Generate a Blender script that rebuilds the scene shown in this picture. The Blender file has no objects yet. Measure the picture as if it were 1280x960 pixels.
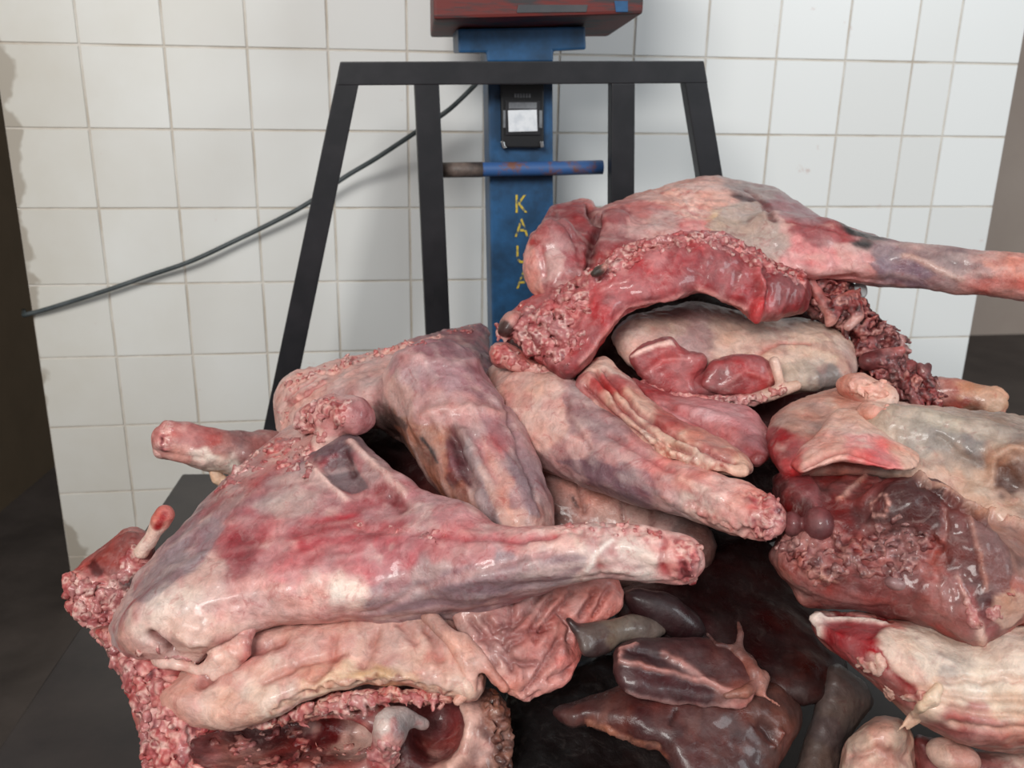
import bpy, bmesh, math, random
import numpy as np
from mathutils import Matrix, Vector

# ------------------------------------------------------------------ camera
FPX = 1181.17
YAW, PIT, ROLL = 0.151055, 0.323475, 0.019201
CAMZ = 1.15
def basis():
    f = np.array([math.sin(YAW)*math.cos(PIT), math.cos(YAW)*math.cos(PIT), -math.sin(PIT)])
    r = np.array([math.cos(YAW), -math.sin(YAW), 0.0]); u = np.cross(r, f)
    c, s = math.cos(ROLL), math.sin(ROLL)
    return c*r+s*u, c*u-s*r, f
RV, UV, FV = basis()
CP = np.array([0.0, 0.0, CAMZ])
scene = bpy.context.scene
C = scene.collection
cd = bpy.data.cameras.new('camera'); cam = bpy.data.objects.new('camera', cd); C.objects.link(cam)
cd.sensor_width = 36.0; cd.lens = FPX/1280*36.0; cd.clip_start = 0.02
cd.dof.use_dof = True; cd.dof.focus_distance = 1.05; cd.dof.aperture_fstop = 7.0
cam.matrix_world = Matrix(((RV[0], UV[0], -FV[0], 0), (RV[1], UV[1], -FV[1], 0), (RV[2], UV[2], -FV[2], CAMZ), (0, 0, 0, 1)))
scene.camera = cam

# ------------------------------------------------------------------ world and lights
w = bpy.data.worlds.new('world'); scene.world = w; w.use_nodes = True
bg = w.node_tree.nodes['Background']
bg.inputs['Color'].default_value = (0.95, 0.97, 1.0, 1); bg.inputs['Strength'].default_value = 0.24
def area(name, loc, target, sx, sy, power, col):
    l = bpy.data.lights.new(name, 'AREA'); l.shape = 'RECTANGLE'; l.size = sx; l.size_y = sy; l.energy = power; l.color = col
    o = bpy.data.objects.new(name, l); C.objects.link(o); o.location = loc
    o.rotation_euler = (Vector(target)-Vector(loc)).to_track_quat('-Z', 'Y').to_euler()
    return o
area('window_daylight', (-1.5, -2.0, 3.0), (0.1, 1.4, 0.75), 1.7, 1.2, 160, (1.0, 0.985, 0.95))
area('doorway_daylight', (2.6, -1.2, 2.4), (0.6, 1.9, 0.9), 1.2, 1.6, 55, (0.88, 0.96, 1.0))
vs = scene.view_settings
vs.view_transform = 'Standard'; vs.look = 'None'; vs.gamma = 1.0; vs.use_curve_mapping = False; vs.exposure = -0.06

# ------------------------------------------------------------------ projection helpers
def ray(px, py):
    return FV + RV*((px-640)/FPX) + UV*((480-py)/FPX)
def at(px, py, Y):
    d = ray(px, py); return CP + d*(Y/d[1])
def atz(px, py, z):
    d = ray(px, py); return CP + d*((z-CAMZ)/d[2])
def atd(px, py, d):
    return CP + ray(px, py)*d
def to_world(pc):
    return CP + pc[:, 0:1]*RV + pc[:, 1:2]*UV + pc[:, 2:3]*FV
def lin(c):
    c = np.asarray(c, float)/255.0
    return np.where(c <= 0.04045, c/12.92, ((c+0.055)/1.055)**2.4)

# ------------------------------------------------------------------ materials
def new_mat(name, rough=0.5, spec=0.5):
    m = bpy.data.materials.new(name); m.use_nodes = True
    nt = m.node_tree; b = nt.nodes['Principled BSDF']
    b.inputs['Roughness'].default_value = rough; b.inputs['Specular IOR Level'].default_value = spec
    return m, nt, b
def node(nt, t, **kw):
    n = nt.nodes.new(t)
    for k, v in kw.items():
        if k.startswith('i_'): n.inputs[k[2:].replace('_', ' ')].default_value = v
        else: setattr(n, k, v)
    return n
def rgba(c): return tuple(lin(c))+(1.0,)
def paint(name, c1, c2, scale=8, thr=(0.45, 0.6), rough=0.5, bump=0.0, metal=0.0, detail=6, spec=0.5, stretch=None):
    m, nt, b = new_mat(name, rough, spec); b.inputs['Metallic'].default_value = metal
    tc = node(nt, 'ShaderNodeTexCoord'); nz = node(nt, 'ShaderNodeTexNoise', i_Scale=scale, i_Detail=detail, i_Roughness=0.65)
    if stretch:
        mp = node(nt, 'ShaderNodeMapping'); mp.inputs['Scale'].default_value = stretch
        nt.links.new(tc.outputs['Object'], mp.inputs['Vector']); nt.links.new(mp.outputs['Vector'], nz.inputs['Vector'])
    else: nt.links.new(tc.outputs['Object'], nz.inputs['Vector'])
    rp = node(nt, 'ShaderNodeValToRGB'); e = rp.color_ramp.elements
    e[0].position, e[1].position = thr; e[0].color = rgba(c1); e[1].color = rgba(c2)
    nt.links.new(nz.outputs['Fac'], rp.inputs['Fac']); nt.links.new(rp.outputs['Color'], b.inputs['Base Color'])
    if bump:
        bp = node(nt, 'ShaderNodeBump', i_Strength=bump, i_Distance=0.004)
        nt.links.new(nz.outputs['Fac'], bp.inputs['Height']); nt.links.new(bp.outputs['Normal'], b.inputs['Normal'])
    return m
M = {}
def tile_mat():
    m, nt, b = new_mat('glazed_tile', 0.32, 0.45)
    L = nt.links.new
    geo = node(nt, 'ShaderNodeNewGeometry'); oi = node(nt, 'ShaderNodeObjectInfo')
    sep = node(nt, 'ShaderNodeSeparateXYZ'); L(geo.outputs['Position'], sep.inputs[0])
    nz = node(nt, 'ShaderNodeTexNoise', i_Scale=3.2, i_Detail=5.0, i_Roughness=0.6); L(geo.outputs['Position'], nz.inputs['Vector'])
    n2 = node(nt, 'ShaderNodeTexNoise', i_Scale=14.0, i_Detail=6.0, i_Roughness=0.7); L(geo.outputs['Position'], n2.inputs['Vector'])
    base = node(nt, 'ShaderNodeMix', data_type='RGBA'); base.inputs['A'].default_value = rgba((230, 230, 228)); base.inputs['B'].default_value = rgba((238, 239, 238))
    L(oi.outputs['Random'], base.inputs['Factor'])
    # old yellowish grime gathered by the left corner of the pier
    x0 = node(nt, 'ShaderNodeMapRange', i_From_Min=-0.68, i_From_Max=0.05, i_To_Min=0.75, i_To_Max=0.0); L(sep.outputs['X'], x0.inputs['Value'])
    mul = node(nt, 'ShaderNodeMath', operation='MULTIPLY'); L(x0.outputs[0], mul.inputs[0]); L(nz.outputs['Fac'], mul.inputs[1])
    gm = node(nt, 'ShaderNodeMix', data_type='RGBA'); L(base.outputs['Result'], gm.inputs['A']); gm.inputs['B'].default_value = rgba((186, 172, 146))
    L(mul.outputs[0], gm.inputs['Factor'])
    # damp plaster-like blotches right on the corner
    x1 = node(nt, 'ShaderNodeMapRange', i_From_Min=-0.685, i_From_Max=-0.60, i_To_Min=0.27, i_To_Max=-0.05); L(sep.outputs['X'], x1.inputs['Value'])
    ad = node(nt, 'ShaderNodeMath', operation='ADD'); L(x1.outputs[0], ad.inputs[0]); L(nz.outputs['Fac'], ad.inputs[1])
    st = node(nt, 'ShaderNodeMapRange', i_From_Min=0.74, i_From_Max=0.77); L(ad.outputs[0], st.inputs['Value'])
    sc = node(nt, 'ShaderNodeMath', operation='MULTIPLY'); sc.inputs[1].default_value = 0.75; L(st.outputs[0], sc.inputs[0])
    g2 = node(nt, 'ShaderNodeMix', data_type='RGBA'); L(gm.outputs['Result'], g2.inputs['A']); g2.inputs['B'].default_value = rgba((163, 152, 138)); L(sc.outputs[0], g2.inputs['Factor'])
    # faint rusty splash marks
    sp = node(nt, 'ShaderNodeMapRange', i_From_Min=0.67, i_From_Max=0.74, i_To_Max=0.5); L(n2.outputs['Fac'], sp.inputs['Value'])
    g3 = node(nt, 'ShaderNodeMix', data_type='RGBA'); L(g2.outputs['Result'], g3.inputs['A']); g3.inputs['B'].default_value = rgba((196, 158, 146)); L(sp.outputs[0], g3.inputs['Factor'])
    L(g3.outputs['Result'], b.inputs['Base Color'])
    bp = node(nt, 'ShaderNodeBump', i_Strength=0.08, i_Distance=0.003); L(nz.outputs['Fac'], bp.inputs['Height']); L(bp.outputs['Normal'], b.inputs['Normal'])
    return m
M['tile'] = tile_mat()
M['grout'] = paint('grout', (186, 174, 160), (214, 208, 200), 9, (0.35, 0.65), 0.9, 0.3)
M['plaster'] = paint('old_plaster', (150, 138, 120), (176, 164, 146), 5, (0.35, 0.65), 0.9, 0.3)
M['floor'] = paint('dark_wet_floor', (58, 52, 49), (84, 76, 72), 4, (0.35, 0.7), 0.55, 0.3)
M['wall_dark'] = paint('dim_brown_wall', (112, 97, 76), (128, 112, 90), 3, (0.3, 0.7), 0.8, 0.2)
M['wall_taupe'] = paint('taupe_wall', (190, 172, 160), (204, 188, 176), 2, (0.3, 0.7), 0.8, 0.1)
M['black'] = paint('black_enamel', (26, 26, 30), (40, 38, 42), 18, (0.4, 0.75), 0.42, 0.08)
M['blue'] = paint('blue_paint', (40, 88, 132), (30, 62, 92), 16, (0.36, 0.62), 0.45, 0.08)
M['blue_worn'] = paint('worn_blue_paint', (52, 88, 140), (112, 74, 64), 30, (0.5, 0.62), 0.5, 0.1)
M['rust'] = paint('rusty_red_paint', (104, 36, 32), (52, 48, 50), 17, (0.46, 0.6), 0.6, 0.15, stretch=(0.6, 1, 4))
M['greydark'] = paint('dark_grey_paint', (60, 62, 66), (80, 78, 80), 14, (0.4, 0.7), 0.5)
M['deck'] = paint('dark_steel_plate', (50, 46, 46), (66, 60, 58), 7, (0.35, 0.7), 0.45, 0.12, spec=0.4)
M['plate'] = paint('black_plastic', (20, 20, 22), (30, 30, 33), 20, (0.4, 0.7), 0.4)
M['white'] = paint('white_label', (226, 228, 232), (206, 210, 216), 60, (0.45, 0.6), 0.35)
M['grey'] = paint('grey_plastic', (120, 122, 126), (96, 98, 102), 40, (0.4, 0.6), 0.4)
M['steel'] = paint('bright_steel', (205, 205, 205), (180, 180, 180), 30, (0.4, 0.6), 0.25, metal=1.0)
M['yellow'] = paint('worn_yellow_lettering', (205, 178, 62), (44, 76, 104), 90, (0.5, 0.6), 0.55)
M['cable'] = paint('black_cable_rubber', (58, 66, 68), (78, 84, 86), 30, (0.4, 0.6), 0.5)

def flesh(name, rough, coat, sss, bump=0.5, bscale=150.0, fleck=0.6, pale=0.2, sat=0.87):
    m, nt, b = new_mat(name, rough, 0.4); L = nt.links.new
    at_ = node(nt, 'ShaderNodeAttribute', attribute_name='Col')
    tc = node(nt, 'ShaderNodeNewGeometry')
    def noise(sc, de, ro, di, off=0.0):
        mp = node(nt, 'ShaderNodeMapping'); mp.inputs['Location'].default_value = (off, off*0.7, -off); L(tc.outputs['Position'], mp.inputs['Vector'])
        n = node(nt, 'ShaderNodeTexNoise', i_Scale=sc, i_Detail=de, i_Roughness=ro, i_Distortion=di); L(mp.outputs['Vector'], n.inputs['Vector']); return n.outputs['Fac']
    def ramp(f, a, b_, lo, hi):
        r = node(nt, 'ShaderNodeMapRange', i_From_Min=a, i_From_Max=b_, i_To_Min=lo, i_To_Max=hi); L(f, r.inputs['Value']); return r.outputs[0]
    nv = noise(75.0, 8.0, 0.7, 0.8); nb = noise(bscale, 8.0, 0.62, 0.7, 3.1); nr = noise(26.0, 3.0, 0.5, 0.0, 5.0); nf = noise(58.0, 7.0, 0.68, 1.2, 7.7); npale = noise(44.0, 7.0, 0.7, 1.6, 11.3)
    hs = node(nt, 'ShaderNodeHueSaturation'); L(at_.outputs['Color'], hs.inputs['Color'])
    L(ramp(nv, 0.3, 0.7, 0.72, 1.22), hs.inputs['Value']); L(ramp(nr, 0.3, 0.7, sat+0.15, sat-0.15), hs.inputs['Saturation'])
    dk = node(nt, 'ShaderNodeMix', data_type='RGBA', blend_type='MULTIPLY'); L(hs.outputs['Color'], dk.inputs['A']); dk.inputs['B'].default_value = (0.72, 0.42, 0.44, 1); L(ramp(nf, 0.54, 0.66, 0.0, fleck), dk.inputs['Factor'])
    lt = node(nt, 'ShaderNodeMix', data_type='RGBA', blend_type='SCREEN'); L(dk.outputs['Result'], lt.inputs['A']); lt.inputs['B'].default_value = (0.42, 0.33, 0.3, 1); L(ramp(npale, 0.54, 0.68, 0.0, pale), lt.inputs['Factor'])
    L(lt.outputs['Result'], b.inputs['Base Color'])
    L(ramp(nr, 0.3, 0.7, max(rough-0.16, 0.12), rough+0.16), b.inputs['Roughness'])
    bp = node(nt, 'ShaderNodeBump', i_Strength=bump, i_Distance=0.003); L(nb, bp.inputs['Height'])
    L(bp.outputs['Normal'], b.inputs['Normal'])
    L(ramp(nr, 0.42, 0.58, 0.0, coat*2.4), b.inputs['Coat Weight']); b.inputs['Coat Roughness'].default_value = 0.12
    if sss: b.inputs['Subsurface Weight'].default_value = sss; b.inputs['Subsurface Radius'].default_value = (1.0, 0.35, 0.25); b.inputs['Subsurface Scale'].default_value = 0.004
    return m
M['flesh'] = flesh('raw_flesh', 0.45, 0.15, 0.05)
M['fat'] = flesh('pale_fat', 0.5, 0.12, 0.08, 0.5, 120.0, 0.4, 0.2, 0.92)
M['offal'] = flesh('dark_offal', 0.4, 0.12, 0.0, 0.35, 100.0, 0.5, 0.04)
M['bone'] = flesh('cut_bone', 0.5, 0.1, 0.05, 0.6, 260.0)

# ------------------------------------------------------------------ plain object helpers
def tag(o, label=None, cat=None, group=None, kind=None):
    if label: o['label'] = label
    if cat: o['category'] = cat
    if group: o['group'] = group
    if kind: o['kind'] = kind
    return o
def empty(name, loc):
    o = bpy.data.objects.new(name, None); C.objects.link(o); o.location = loc; o.empty_display_size = 0.05
    return o
def link(name, me, mat, parent=None, smooth=False):
    o = bpy.data.objects.new(name, me); C.objects.link(o)
    if mat is not None and not me.materials: me.materials.append(mat)
    if parent is not None:
        o.parent = parent
        o.location = -Vector(world_loc(parent)) if parent.type == 'EMPTY' else (0, 0, 0)
    if smooth: me.polygons.foreach_set('use_smooth', [True]*len(me.polygons))
    return o
def world_loc(o): return o.location
def bm_mesh(name, bm):
    bmesh.ops.recalc_face_normals(bm, faces=bm.faces)
    me = bpy.data.meshes.new(name); bm.to_mesh(me); bm.free(); return me
def hull8(bm, c):            # eight corners: bottom 0-3 ring, top 4-7 ring
    v = [bm.verts.new(tuple(p)) for p in c]
    for f in ((0, 1, 2, 3), (4, 5, 6, 7), (0, 1, 5, 4), (1, 2, 6, 5), (2, 3, 7, 6), (3, 0, 4, 7)):
        bm.faces.new([v[i] for i in f])
def bevel(bm, w, seg=2):
    bmesh.ops.recalc_face_normals(bm, faces=bm.faces)
    bmesh.ops.bevel(bm, geom=list(bm.edges), offset=w, segments=seg, profile=0.6, affect='EDGES', clamp_overlap=True)
def box(name, lo, hi, mat, parent=None, bev=0.0):
    bm = bmesh.new(); x0, y0, z0 = lo; x1, y1, z1 = hi
    hull8(bm, [(x0, y0, z0), (x1, y0, z0), (x1, y1, z0), (x0, y1, z0), (x0, y0, z1), (x1, y0, z1), (x1, y1, z1), (x0, y1, z1)])
    if bev: bevel(bm, bev)
    return link(name, bm_mesh(name, bm), mat, parent)
def prism(name, pix, Y, depth, mat, parent=None, bev=0.002):    # outline on the plane at Y, pushed back by depth
    bm = bmesh.new(); q = [at(px, py, Y) for px, py in pix]
    a = [bm.verts.new((p[0], Y, p[2])) for p in q]; b = [bm.verts.new((p[0], Y+depth, p[2])) for p in q]; n = len(q)
    bm.faces.new(a); bm.faces.new(b[::-1])
    for i in range(n): bm.faces.new((a[i], b[i], b[(i+1) % n], a[(i+1) % n]))
    if bev: bevel(bm, bev)
    return link(name, bm_mesh(name, bm), mat, parent)
def tube(name, pts, r, mat, parent=None, seg=10, cap=True):
    P = [Vector(p) for p in pts]; bm = bmesh.new(); rings = []
    for i, p in enumerate(P):
        t = (P[min(i+1, len(P)-1)]-P[max(i-1, 0)]).normalized()
        s = t.cross(Vector((0, 0, 1)) if abs(t.z) < 0.9 else Vector((1, 0, 0))).normalized(); n = s.cross(t)
        rings.append([bm.verts.new(p+(s*math.cos(2*math.pi*k/seg)+n*math.sin(2*math.pi*k/seg))*r) for k in range(seg)])
    for a, b in zip(rings, rings[1:]):
        for k in range(seg): bm.faces.new((a[k], a[(k+1) % seg], b[(k+1) % seg], b[k]))
    if cap: bm.faces.new(rings[0][::-1]); bm.faces.new(rings[-1])
    return link(name, bm_mesh(name, bm), mat, parent, True)

# ------------------------------------------------------------------ the setting
T = 0.152; WX = -0.68066; WY = 1.96645; WZ = CAMZ+0.0255
GZ = 0.0032
FLOOR_BOX = box('floor', (-6, -4, -0.05), (8, 9, 0.0), M['floor']); tag(FLOOR_BOX, 'dark damp concrete floor', 'floor', kind='structure')
xr = WX+13.62*T
wall = box('wall_back', (WX+0.001, WY+0.003, 0.0), (xr-0.001, WY+0.24, WZ+5*T), M['grout']); tag(wall, 'white tiled wall pier behind the scale', 'wall', kind='structure')
def tile_mesh(wd, h=T-GZ):
    bm = bmesh.new(); x = wd-GZ
    hull8(bm, [(0, 0.004, 0), (x, 0.004, 0), (x, 0.004, h), (0, 0.004, h), (0.0012, 0, 0.0012), (x-0.0012, 0, 0.0012), (x-0.0012, 0, h-0.0012), (0.0012, 0, h-0.0012)])
    return bm_mesh('tile', bm)
tm = {1.0: tile_mesh(T), 0.62: tile_mesh(0.62*T)}
cols = [(i, 1.0) for i in range(12)]+[(12, 0.62), (12.62, 1.0)]
rnd = random.Random(4)
for r_ in range(-4, 8):
    for c_, wd in cols:
        z = WZ-(r_+1)*T+GZ/2
        me_ = tm[wd]
        if z < 0:                                  # cut tiles of the bottom row
            if ('cut', wd) not in tm: tm[('cut', wd)] = tile_mesh(wd, T-GZ+z-0.001)
            me_ = tm[('cut', wd)]; z = 0.001
        o = link('tile', me_, M['tile'], None); o.parent = wall
        o.location = (WX+c_*T+GZ/2, WY+rnd.uniform(-0.0004, 0.0004), z)
# side walls of the space beyond the pier
pa, pb = atz(0, 640, 0), atz(62, 588, 0)
dv = (pb-pa)/np.linalg.norm(pb-pa); a = pa-dv*2.5; b = pb+dv*2.5
nrm = np.array([-dv[1], dv[0], 0])
if nrm[0] > 0: nrm = -nrm
bm = bmesh.new(); t_ = nrm*0.1
hull8(bm, [a, b, b+t_, a+t_]+[p+np.array([0, 0, 3.0]) for p in (a, b, b+t_, a+t_)])
tag(link('wall_left', bm_mesh('wall_left', bm), M['wall_dark']), 'dim brown wall beyond the left edge of the tiles', 'wall', kind='structure')
pr = atz(1260, 418, 0)
bm = bmesh.new(); Yb = pr[1]
hull8(bm, [(0.9, Yb, 0), (5, Yb, 0), (5, Yb+0.1, 0), (0.9, Yb+0.1, 0), (0.9, Yb, 3), (5, Yb, 3), (5, Yb+0.1, 3), (0.9, Yb+0.1, 3)])
tag(link('wall_right', bm_mesh('wall_right', bm), M['wall_taupe']), 'taupe wall beyond the right edge of the tiles', 'wall', kind='structure')

# ------------------------------------------------------------------ platform scale
DZ = CAMZ-0.755
p1, p2 = atz(228, 592, DZ), atz(0, 932, DZ)
ed = (p1-p2)/np.linalg.norm(p1-p2); sd = np.array([ed[1], -ed[0], 0])
fl = p1-ed*1.25; bl = p1
scale = empty('platform_scale', (float(p1[0]), float(p1[1]), 0.0))
tag(scale, 'blue and black platform scale carrying the meat pile', 'scale')
bm = bmesh.new(); W_ = 1.12
cs = [fl, fl+sd*W_, bl+sd*W_, bl]
hull8(bm, [c-np.array([0, 0, 0.035]) for c in cs]+cs); bevel(bm, 0.004)
link('deck', bm_mesh('deck', bm), M['deck'], scale)
bm = bmesh.new(); ins = [fl+sd*0.05+ed*0.05, fl+sd*(W_-0.05)+ed*0.05, bl+sd*(W_-0.05)-ed*0.05, bl+sd*0.05-ed*0.05]
hull8(bm, [np.array([c[0], c[1], DZ-0.15]) for c in ins]+[c-np.array([0, 0, 0.035]) for c in ins]); bevel(bm, 0.004)
link('base_frame', bm_mesh('base_frame', bm), M['black'], scale)
for c in ins:
    q = c+(sum(ins)/4-c)*0.08
    box('foot', (q[0]-0.03, q[1]-0.03, 0.0), (q[0]+0.03, q[1]+0.03, DZ-0.15), M['black'], scale, 0.003)
YG = 1.63; YP = 1.70
prism('guard_bar', [(425, 77), (880, 76), (885, 104), (421, 107)], YG, 0.03, M['black'], scale)
prism('guard_bar', [(425, 78), (454, 78), (300, 830), (268, 830)], YG+0.0005, 0.03, M['black'], scale)
prism('guard_bar', [(852, 77), (880, 77), (1005, 830), (973, 830)], YG+0.0005, 0.03, M['black'], scale)
prism('guard_bar', [(518, 104), (549, 104), (580, 800), (550, 800)], YG+0.001, 0.03, M['black'], scale)
prism('guard_bar', [(765, 104), (794, 104), (790, 800), (761, 800)], YG+0.001, 0.03, M['black'], scale)
post = prism('post', [(609, 62), (691, 62), (694, 700), (620, 700)], YP, 0.075, M['blue'], scale, 0.004)
post['label'] = 'blue painted post'
def bolt_on(pix, Y, d, mat, name, parent, bev=0.001):
    o = prism(name, pix, Y, d, mat, None, bev); o.parent = parent; return o
pl = prism('button_plate', [(626, 104), (680, 104), (680, 185), (627, 185)], YP-0.014, 0.014, M['plate'], scale, 0.003)
for nm, pix, yy, dd, mt in (('bezel', [(632, 126), (675, 126), (675, 169), (632, 169)], YP-0.017, 0.004, M['black']),
                            ('label_strip', [(636, 128), (671, 128), (671, 136), (636, 136)], YP-0.018, 0.004, M['grey']),
                            ('white_label', [(635, 138), (671, 137), (672, 164), (636, 165)], YP-0.019, 0.005, M['white']),
                            ('clip', [(674, 138), (678, 138), (678, 160), (674, 160)], YP-0.0175, 0.004, M['grey']),
                            ('clip', [(629, 138), (632, 138), (632, 160), (629, 160)], YP-0.0175, 0.004, M['grey']),
                            ('screw', [(626, 177), (630, 177), (633, 185), (629, 186)], YP-0.018, 0.006, M['steel']),
                            ('screw', [(675, 177), (679, 177), (680, 184), (676, 185)], YP-0.018, 0.006, M['steel'])):
    o = prism(nm, pix, yy, dd, mt, None, 0.0008); o.parent = pl
    o.location = (0, 0, 0)
# text-like row of tiny moulded marks above the label
for k in range(6):
    x = 643+k*3.6
    o = prism('moulded_mark', [(x, 117), (x+2.4, 117), (x+2.4, 122), (x, 122)], YP-0.0155, 0.002, M['grey'], None, 0); o.parent = pl
br = prism('bracket', [(572, 36), (732, 33), (733, 62), (692, 64), (692, 78), (609, 78), (608, 66), (573, 66)], YP-0.03, 0.10, M['blue'], scale, 0.004)
bm = bmesh.new()
hb = [at(542, 24, 1.585), at(804, 17, 1.585), at(760, 46, 1.80), at(538, 47, 1.80)]
hull8(bm, hb+[p+np.array([0, 0, 0.22]) for p in (hb[0], hb[1], hb[2], hb[3])]); bevel(bm, 0.005)
ind = link('indicator_box', bm_mesh('indicator_box', bm), M['rust'], scale); ind['label'] = 'rusty red and grey indicator housing'
for nm, pix, mt in (('paint_patch', [(648, 6), (735, 6), (733, 15), (646, 16)], M['greydark']), ('paint_patch', [(768, 1), (785, 1), (785, 15), (770, 15)], M['blue'])):
    o = prism(nm, pix, 1.5835, 0.006, mt, None, 0.0005); o.parent = ind
hd = tube('handle', [at(553, 212.5, YP-0.025), at(600, 212, YP-0.025), at(692, 210.5, YP-0.025), at(753, 209, YP-0.025)], 0.0125, M['blue_worn'], scale, 14)
o = tube('end_cap', [at(551, 212.6, YP-0.025), at(603, 212, YP-0.025)], 0.0132, paint('bare_brown_metal', (58, 50, 48), (112, 96, 88), 30, (0.4, 0.65), 0.55), None, 14); o.parent = hd
# vertical lettering on the post
for ch, cx, cy in (('K', 651, 256), ('A', 652, 286), ('U', 653, 319), ('A', 654, 351)):
    cu = bpy.data.curves.new('letter', 'FONT'); cu.body = ch; cu.size = 0.047; cu.align_x = 'CENTER'; cu.align_y = 'CENTER'; cu.extrude = 0.0006
    to = bpy.data.objects.new('tmp', cu); C.objects.link(to)
    dg = bpy.context.evaluated_depsgraph_get(); me = bpy.data.meshes.new_from_object(to.evaluated_get(dg)); bpy.data.objects.remove(to)
    p = at(cx, cy, YP-0.0012)
    me.transform(Matrix.Translation(Vector(p)) @ Matrix.Rotation(math.radians(-1.0), 4, 'Y') @ Matrix.Rotation(math.pi/2, 4, 'X') @ Matrix.Diagonal((0.8, 1, 1, 1)))
    me.name = 'letter'; me.materials.clear()
    o = link('letter', me, M['yellow'], None); o.parent = post
for par in (pl, ind, hd, post):
    for ch in par.children: ch.location = (0, 0, 0)
# cable slung along the tiles
cb = [(30, 394, 1.956), (37, 392, 1.953), (60, 386, 1.95), (130, 364, 1.945), (185, 345, 1.945), (240, 326, 1.94), (300, 298, 1.94), (345, 276, 1.935), (385, 254, 1.93), (430, 222, 1.92), (470, 198, 1.90), (520, 165, 1.87), (560, 138, 1.85), (590, 110, 1.82), (612, 88, 1.80), (640, 84, 1.79)]
def smooth_pts(P, n=6):
    P = np.array(P); out = []
    for i in range(len(P)-1):
        p0, p1_, p2_, p3 = P[max(i-1, 0)], P[i], P[i+1], P[min(i+2, len(P)-1)]
        for k in range(n):
            t = k/n; out.append(0.5*((2*p1_)+(-p0+p2_)*t+(2*p0-5*p1_+4*p2_-p3)*t*t+(-p0+3*p1_-3*p2_+p3)*t**3))
    out.append(P[-1]); return out
cpts = smooth_pts([at(x, y, Y) for x, y, Y in cb])
pc = cpts[0]; cpts = [np.array([pc[0]-0.02, pc[1]+0.06, pc[2]-0.005])]+[np.array(p) for p in cpts]
tag(tube('power_cable', cpts, 0.0047, M['cable'], None, 8), 'black cable slung across the white tiles to the blue post', 'cable')

# ------------------------------------------------------------------ soft-body sculpting kit (signed distance -> mesh)
def _hash(i, j, k):
    n = (i*374761393+j*668265263+k*1274126177) & 0x7fffffff
    n = ((n ^ (n >> 13))*1103515245) & 0x7fffffff
    n = ((n ^ (n >> 16))*668265263) & 0x7fffffff
    return ((n ^ (n >> 15)) & 0xffff)/65535.0
def vnoise(p):
    i = np.floor(p).astype(np.int64); f = p-i; u = f*f*(3-2*f); r = 0
    for a in (0, 1):
        for b in (0, 1):
            for c in (0, 1):
                wt = (u[:, 0] if a else 1-u[:, 0])*(u[:, 1] if b else 1-u[:, 1])*(u[:, 2] if c else 1-u[:, 2])
                r = r+wt*_hash(i[:, 0]+a, i[:, 1]+b, i[:, 2]+c)
    return r*2-1
def fbm(p, oc=3):
    r = 0; a = 1.0; s = 0
    for o in range(oc): r = r+a*vnoise(p*2.0**o+17.3*o); s += a; a *= 0.5
    return r/s
def tps(pts):
    pts = np.array(pts, float)
    if len(pts) < 3: return lambda u, v: np.full(np.shape(u), pts[:, 2].mean())
    X = pts[:, :2]/500.0; n = len(X)
    def k(r2): return 0.5*r2*np.log(r2+1e-12)
    K = k(((X[:, None]-X[None])**2).sum(-1)); Pm = np.concatenate([np.ones((n, 1)), X], 1)
    A = np.zeros((n+3, n+3)); A[:n, :n] = K+1e-4*np.eye(n); A[:n, n:] = Pm; A[n:, :n] = Pm.T
    sol = np.linalg.solve(A, np.concatenate([pts[:, 2], np.zeros(3)]))
    def f(u, v):
        u = np.asarray(u)/500.0; v = np.asarray(v)/500.0; r = sol[n]+sol[n+1]*u+sol[n+2]*v
        for i in range(n): r = r+sol[i]*k((u-X[i, 0])**2+(v-X[i, 1])**2)
        return r
    return f
def poly_sd(poly, U, V):            # > 0 inside
    P = np.array(poly, float); n = len(P); d = np.full(U.shape, 1e18); ins = np.zeros(U.shape, bool)
    for i in range(n):
        a, b = P[i], P[(i+1) % n]; e = b-a
        t = np.clip(((U-a[0])*e[0]+(V-a[1])*e[1])/(e@e+1e-9), 0, 1)
        d = np.minimum(d, (U-a[0]-e[0]*t)**2+(V-a[1]-e[1]*t)**2)
        if a[1] != b[1]:
            c = ((a[1] > V) != (b[1] > V)) & (U < (b[0]-a[0])*(V-a[1])/(b[1]-a[1])+a[0]); ins ^= c
    d = np.sqrt(d); return np.where(ins, d, -d)
def round_poly(P, it=1):            # corner cutting, so traced outlines turn smooth
    P = np.array(P, float)
    for _ in range(it):
        Q = np.roll(P, -1, 0); P = np.stack([P*0.78+Q*0.22, P*0.22+Q*0.78], 1).reshape(-1, 2)
    return P
def wavy(P, amp=2.0):               # small irregularities along a cut edge
    out = []
    for a, b in zip(P, np.roll(P, -1, 0)):
        m = max(int(np.hypot(*(b-a))/7), 1)
        for i in range(m): out.append(a+(b-a)*i/m)
    Q = np.array(out); q3 = np.concatenate([Q/22.0, np.zeros((len(Q), 1))], 1)
    return Q+amp*np.stack([fbm(q3+5, 2), fbm(q3+57, 2)], 1)
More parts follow.
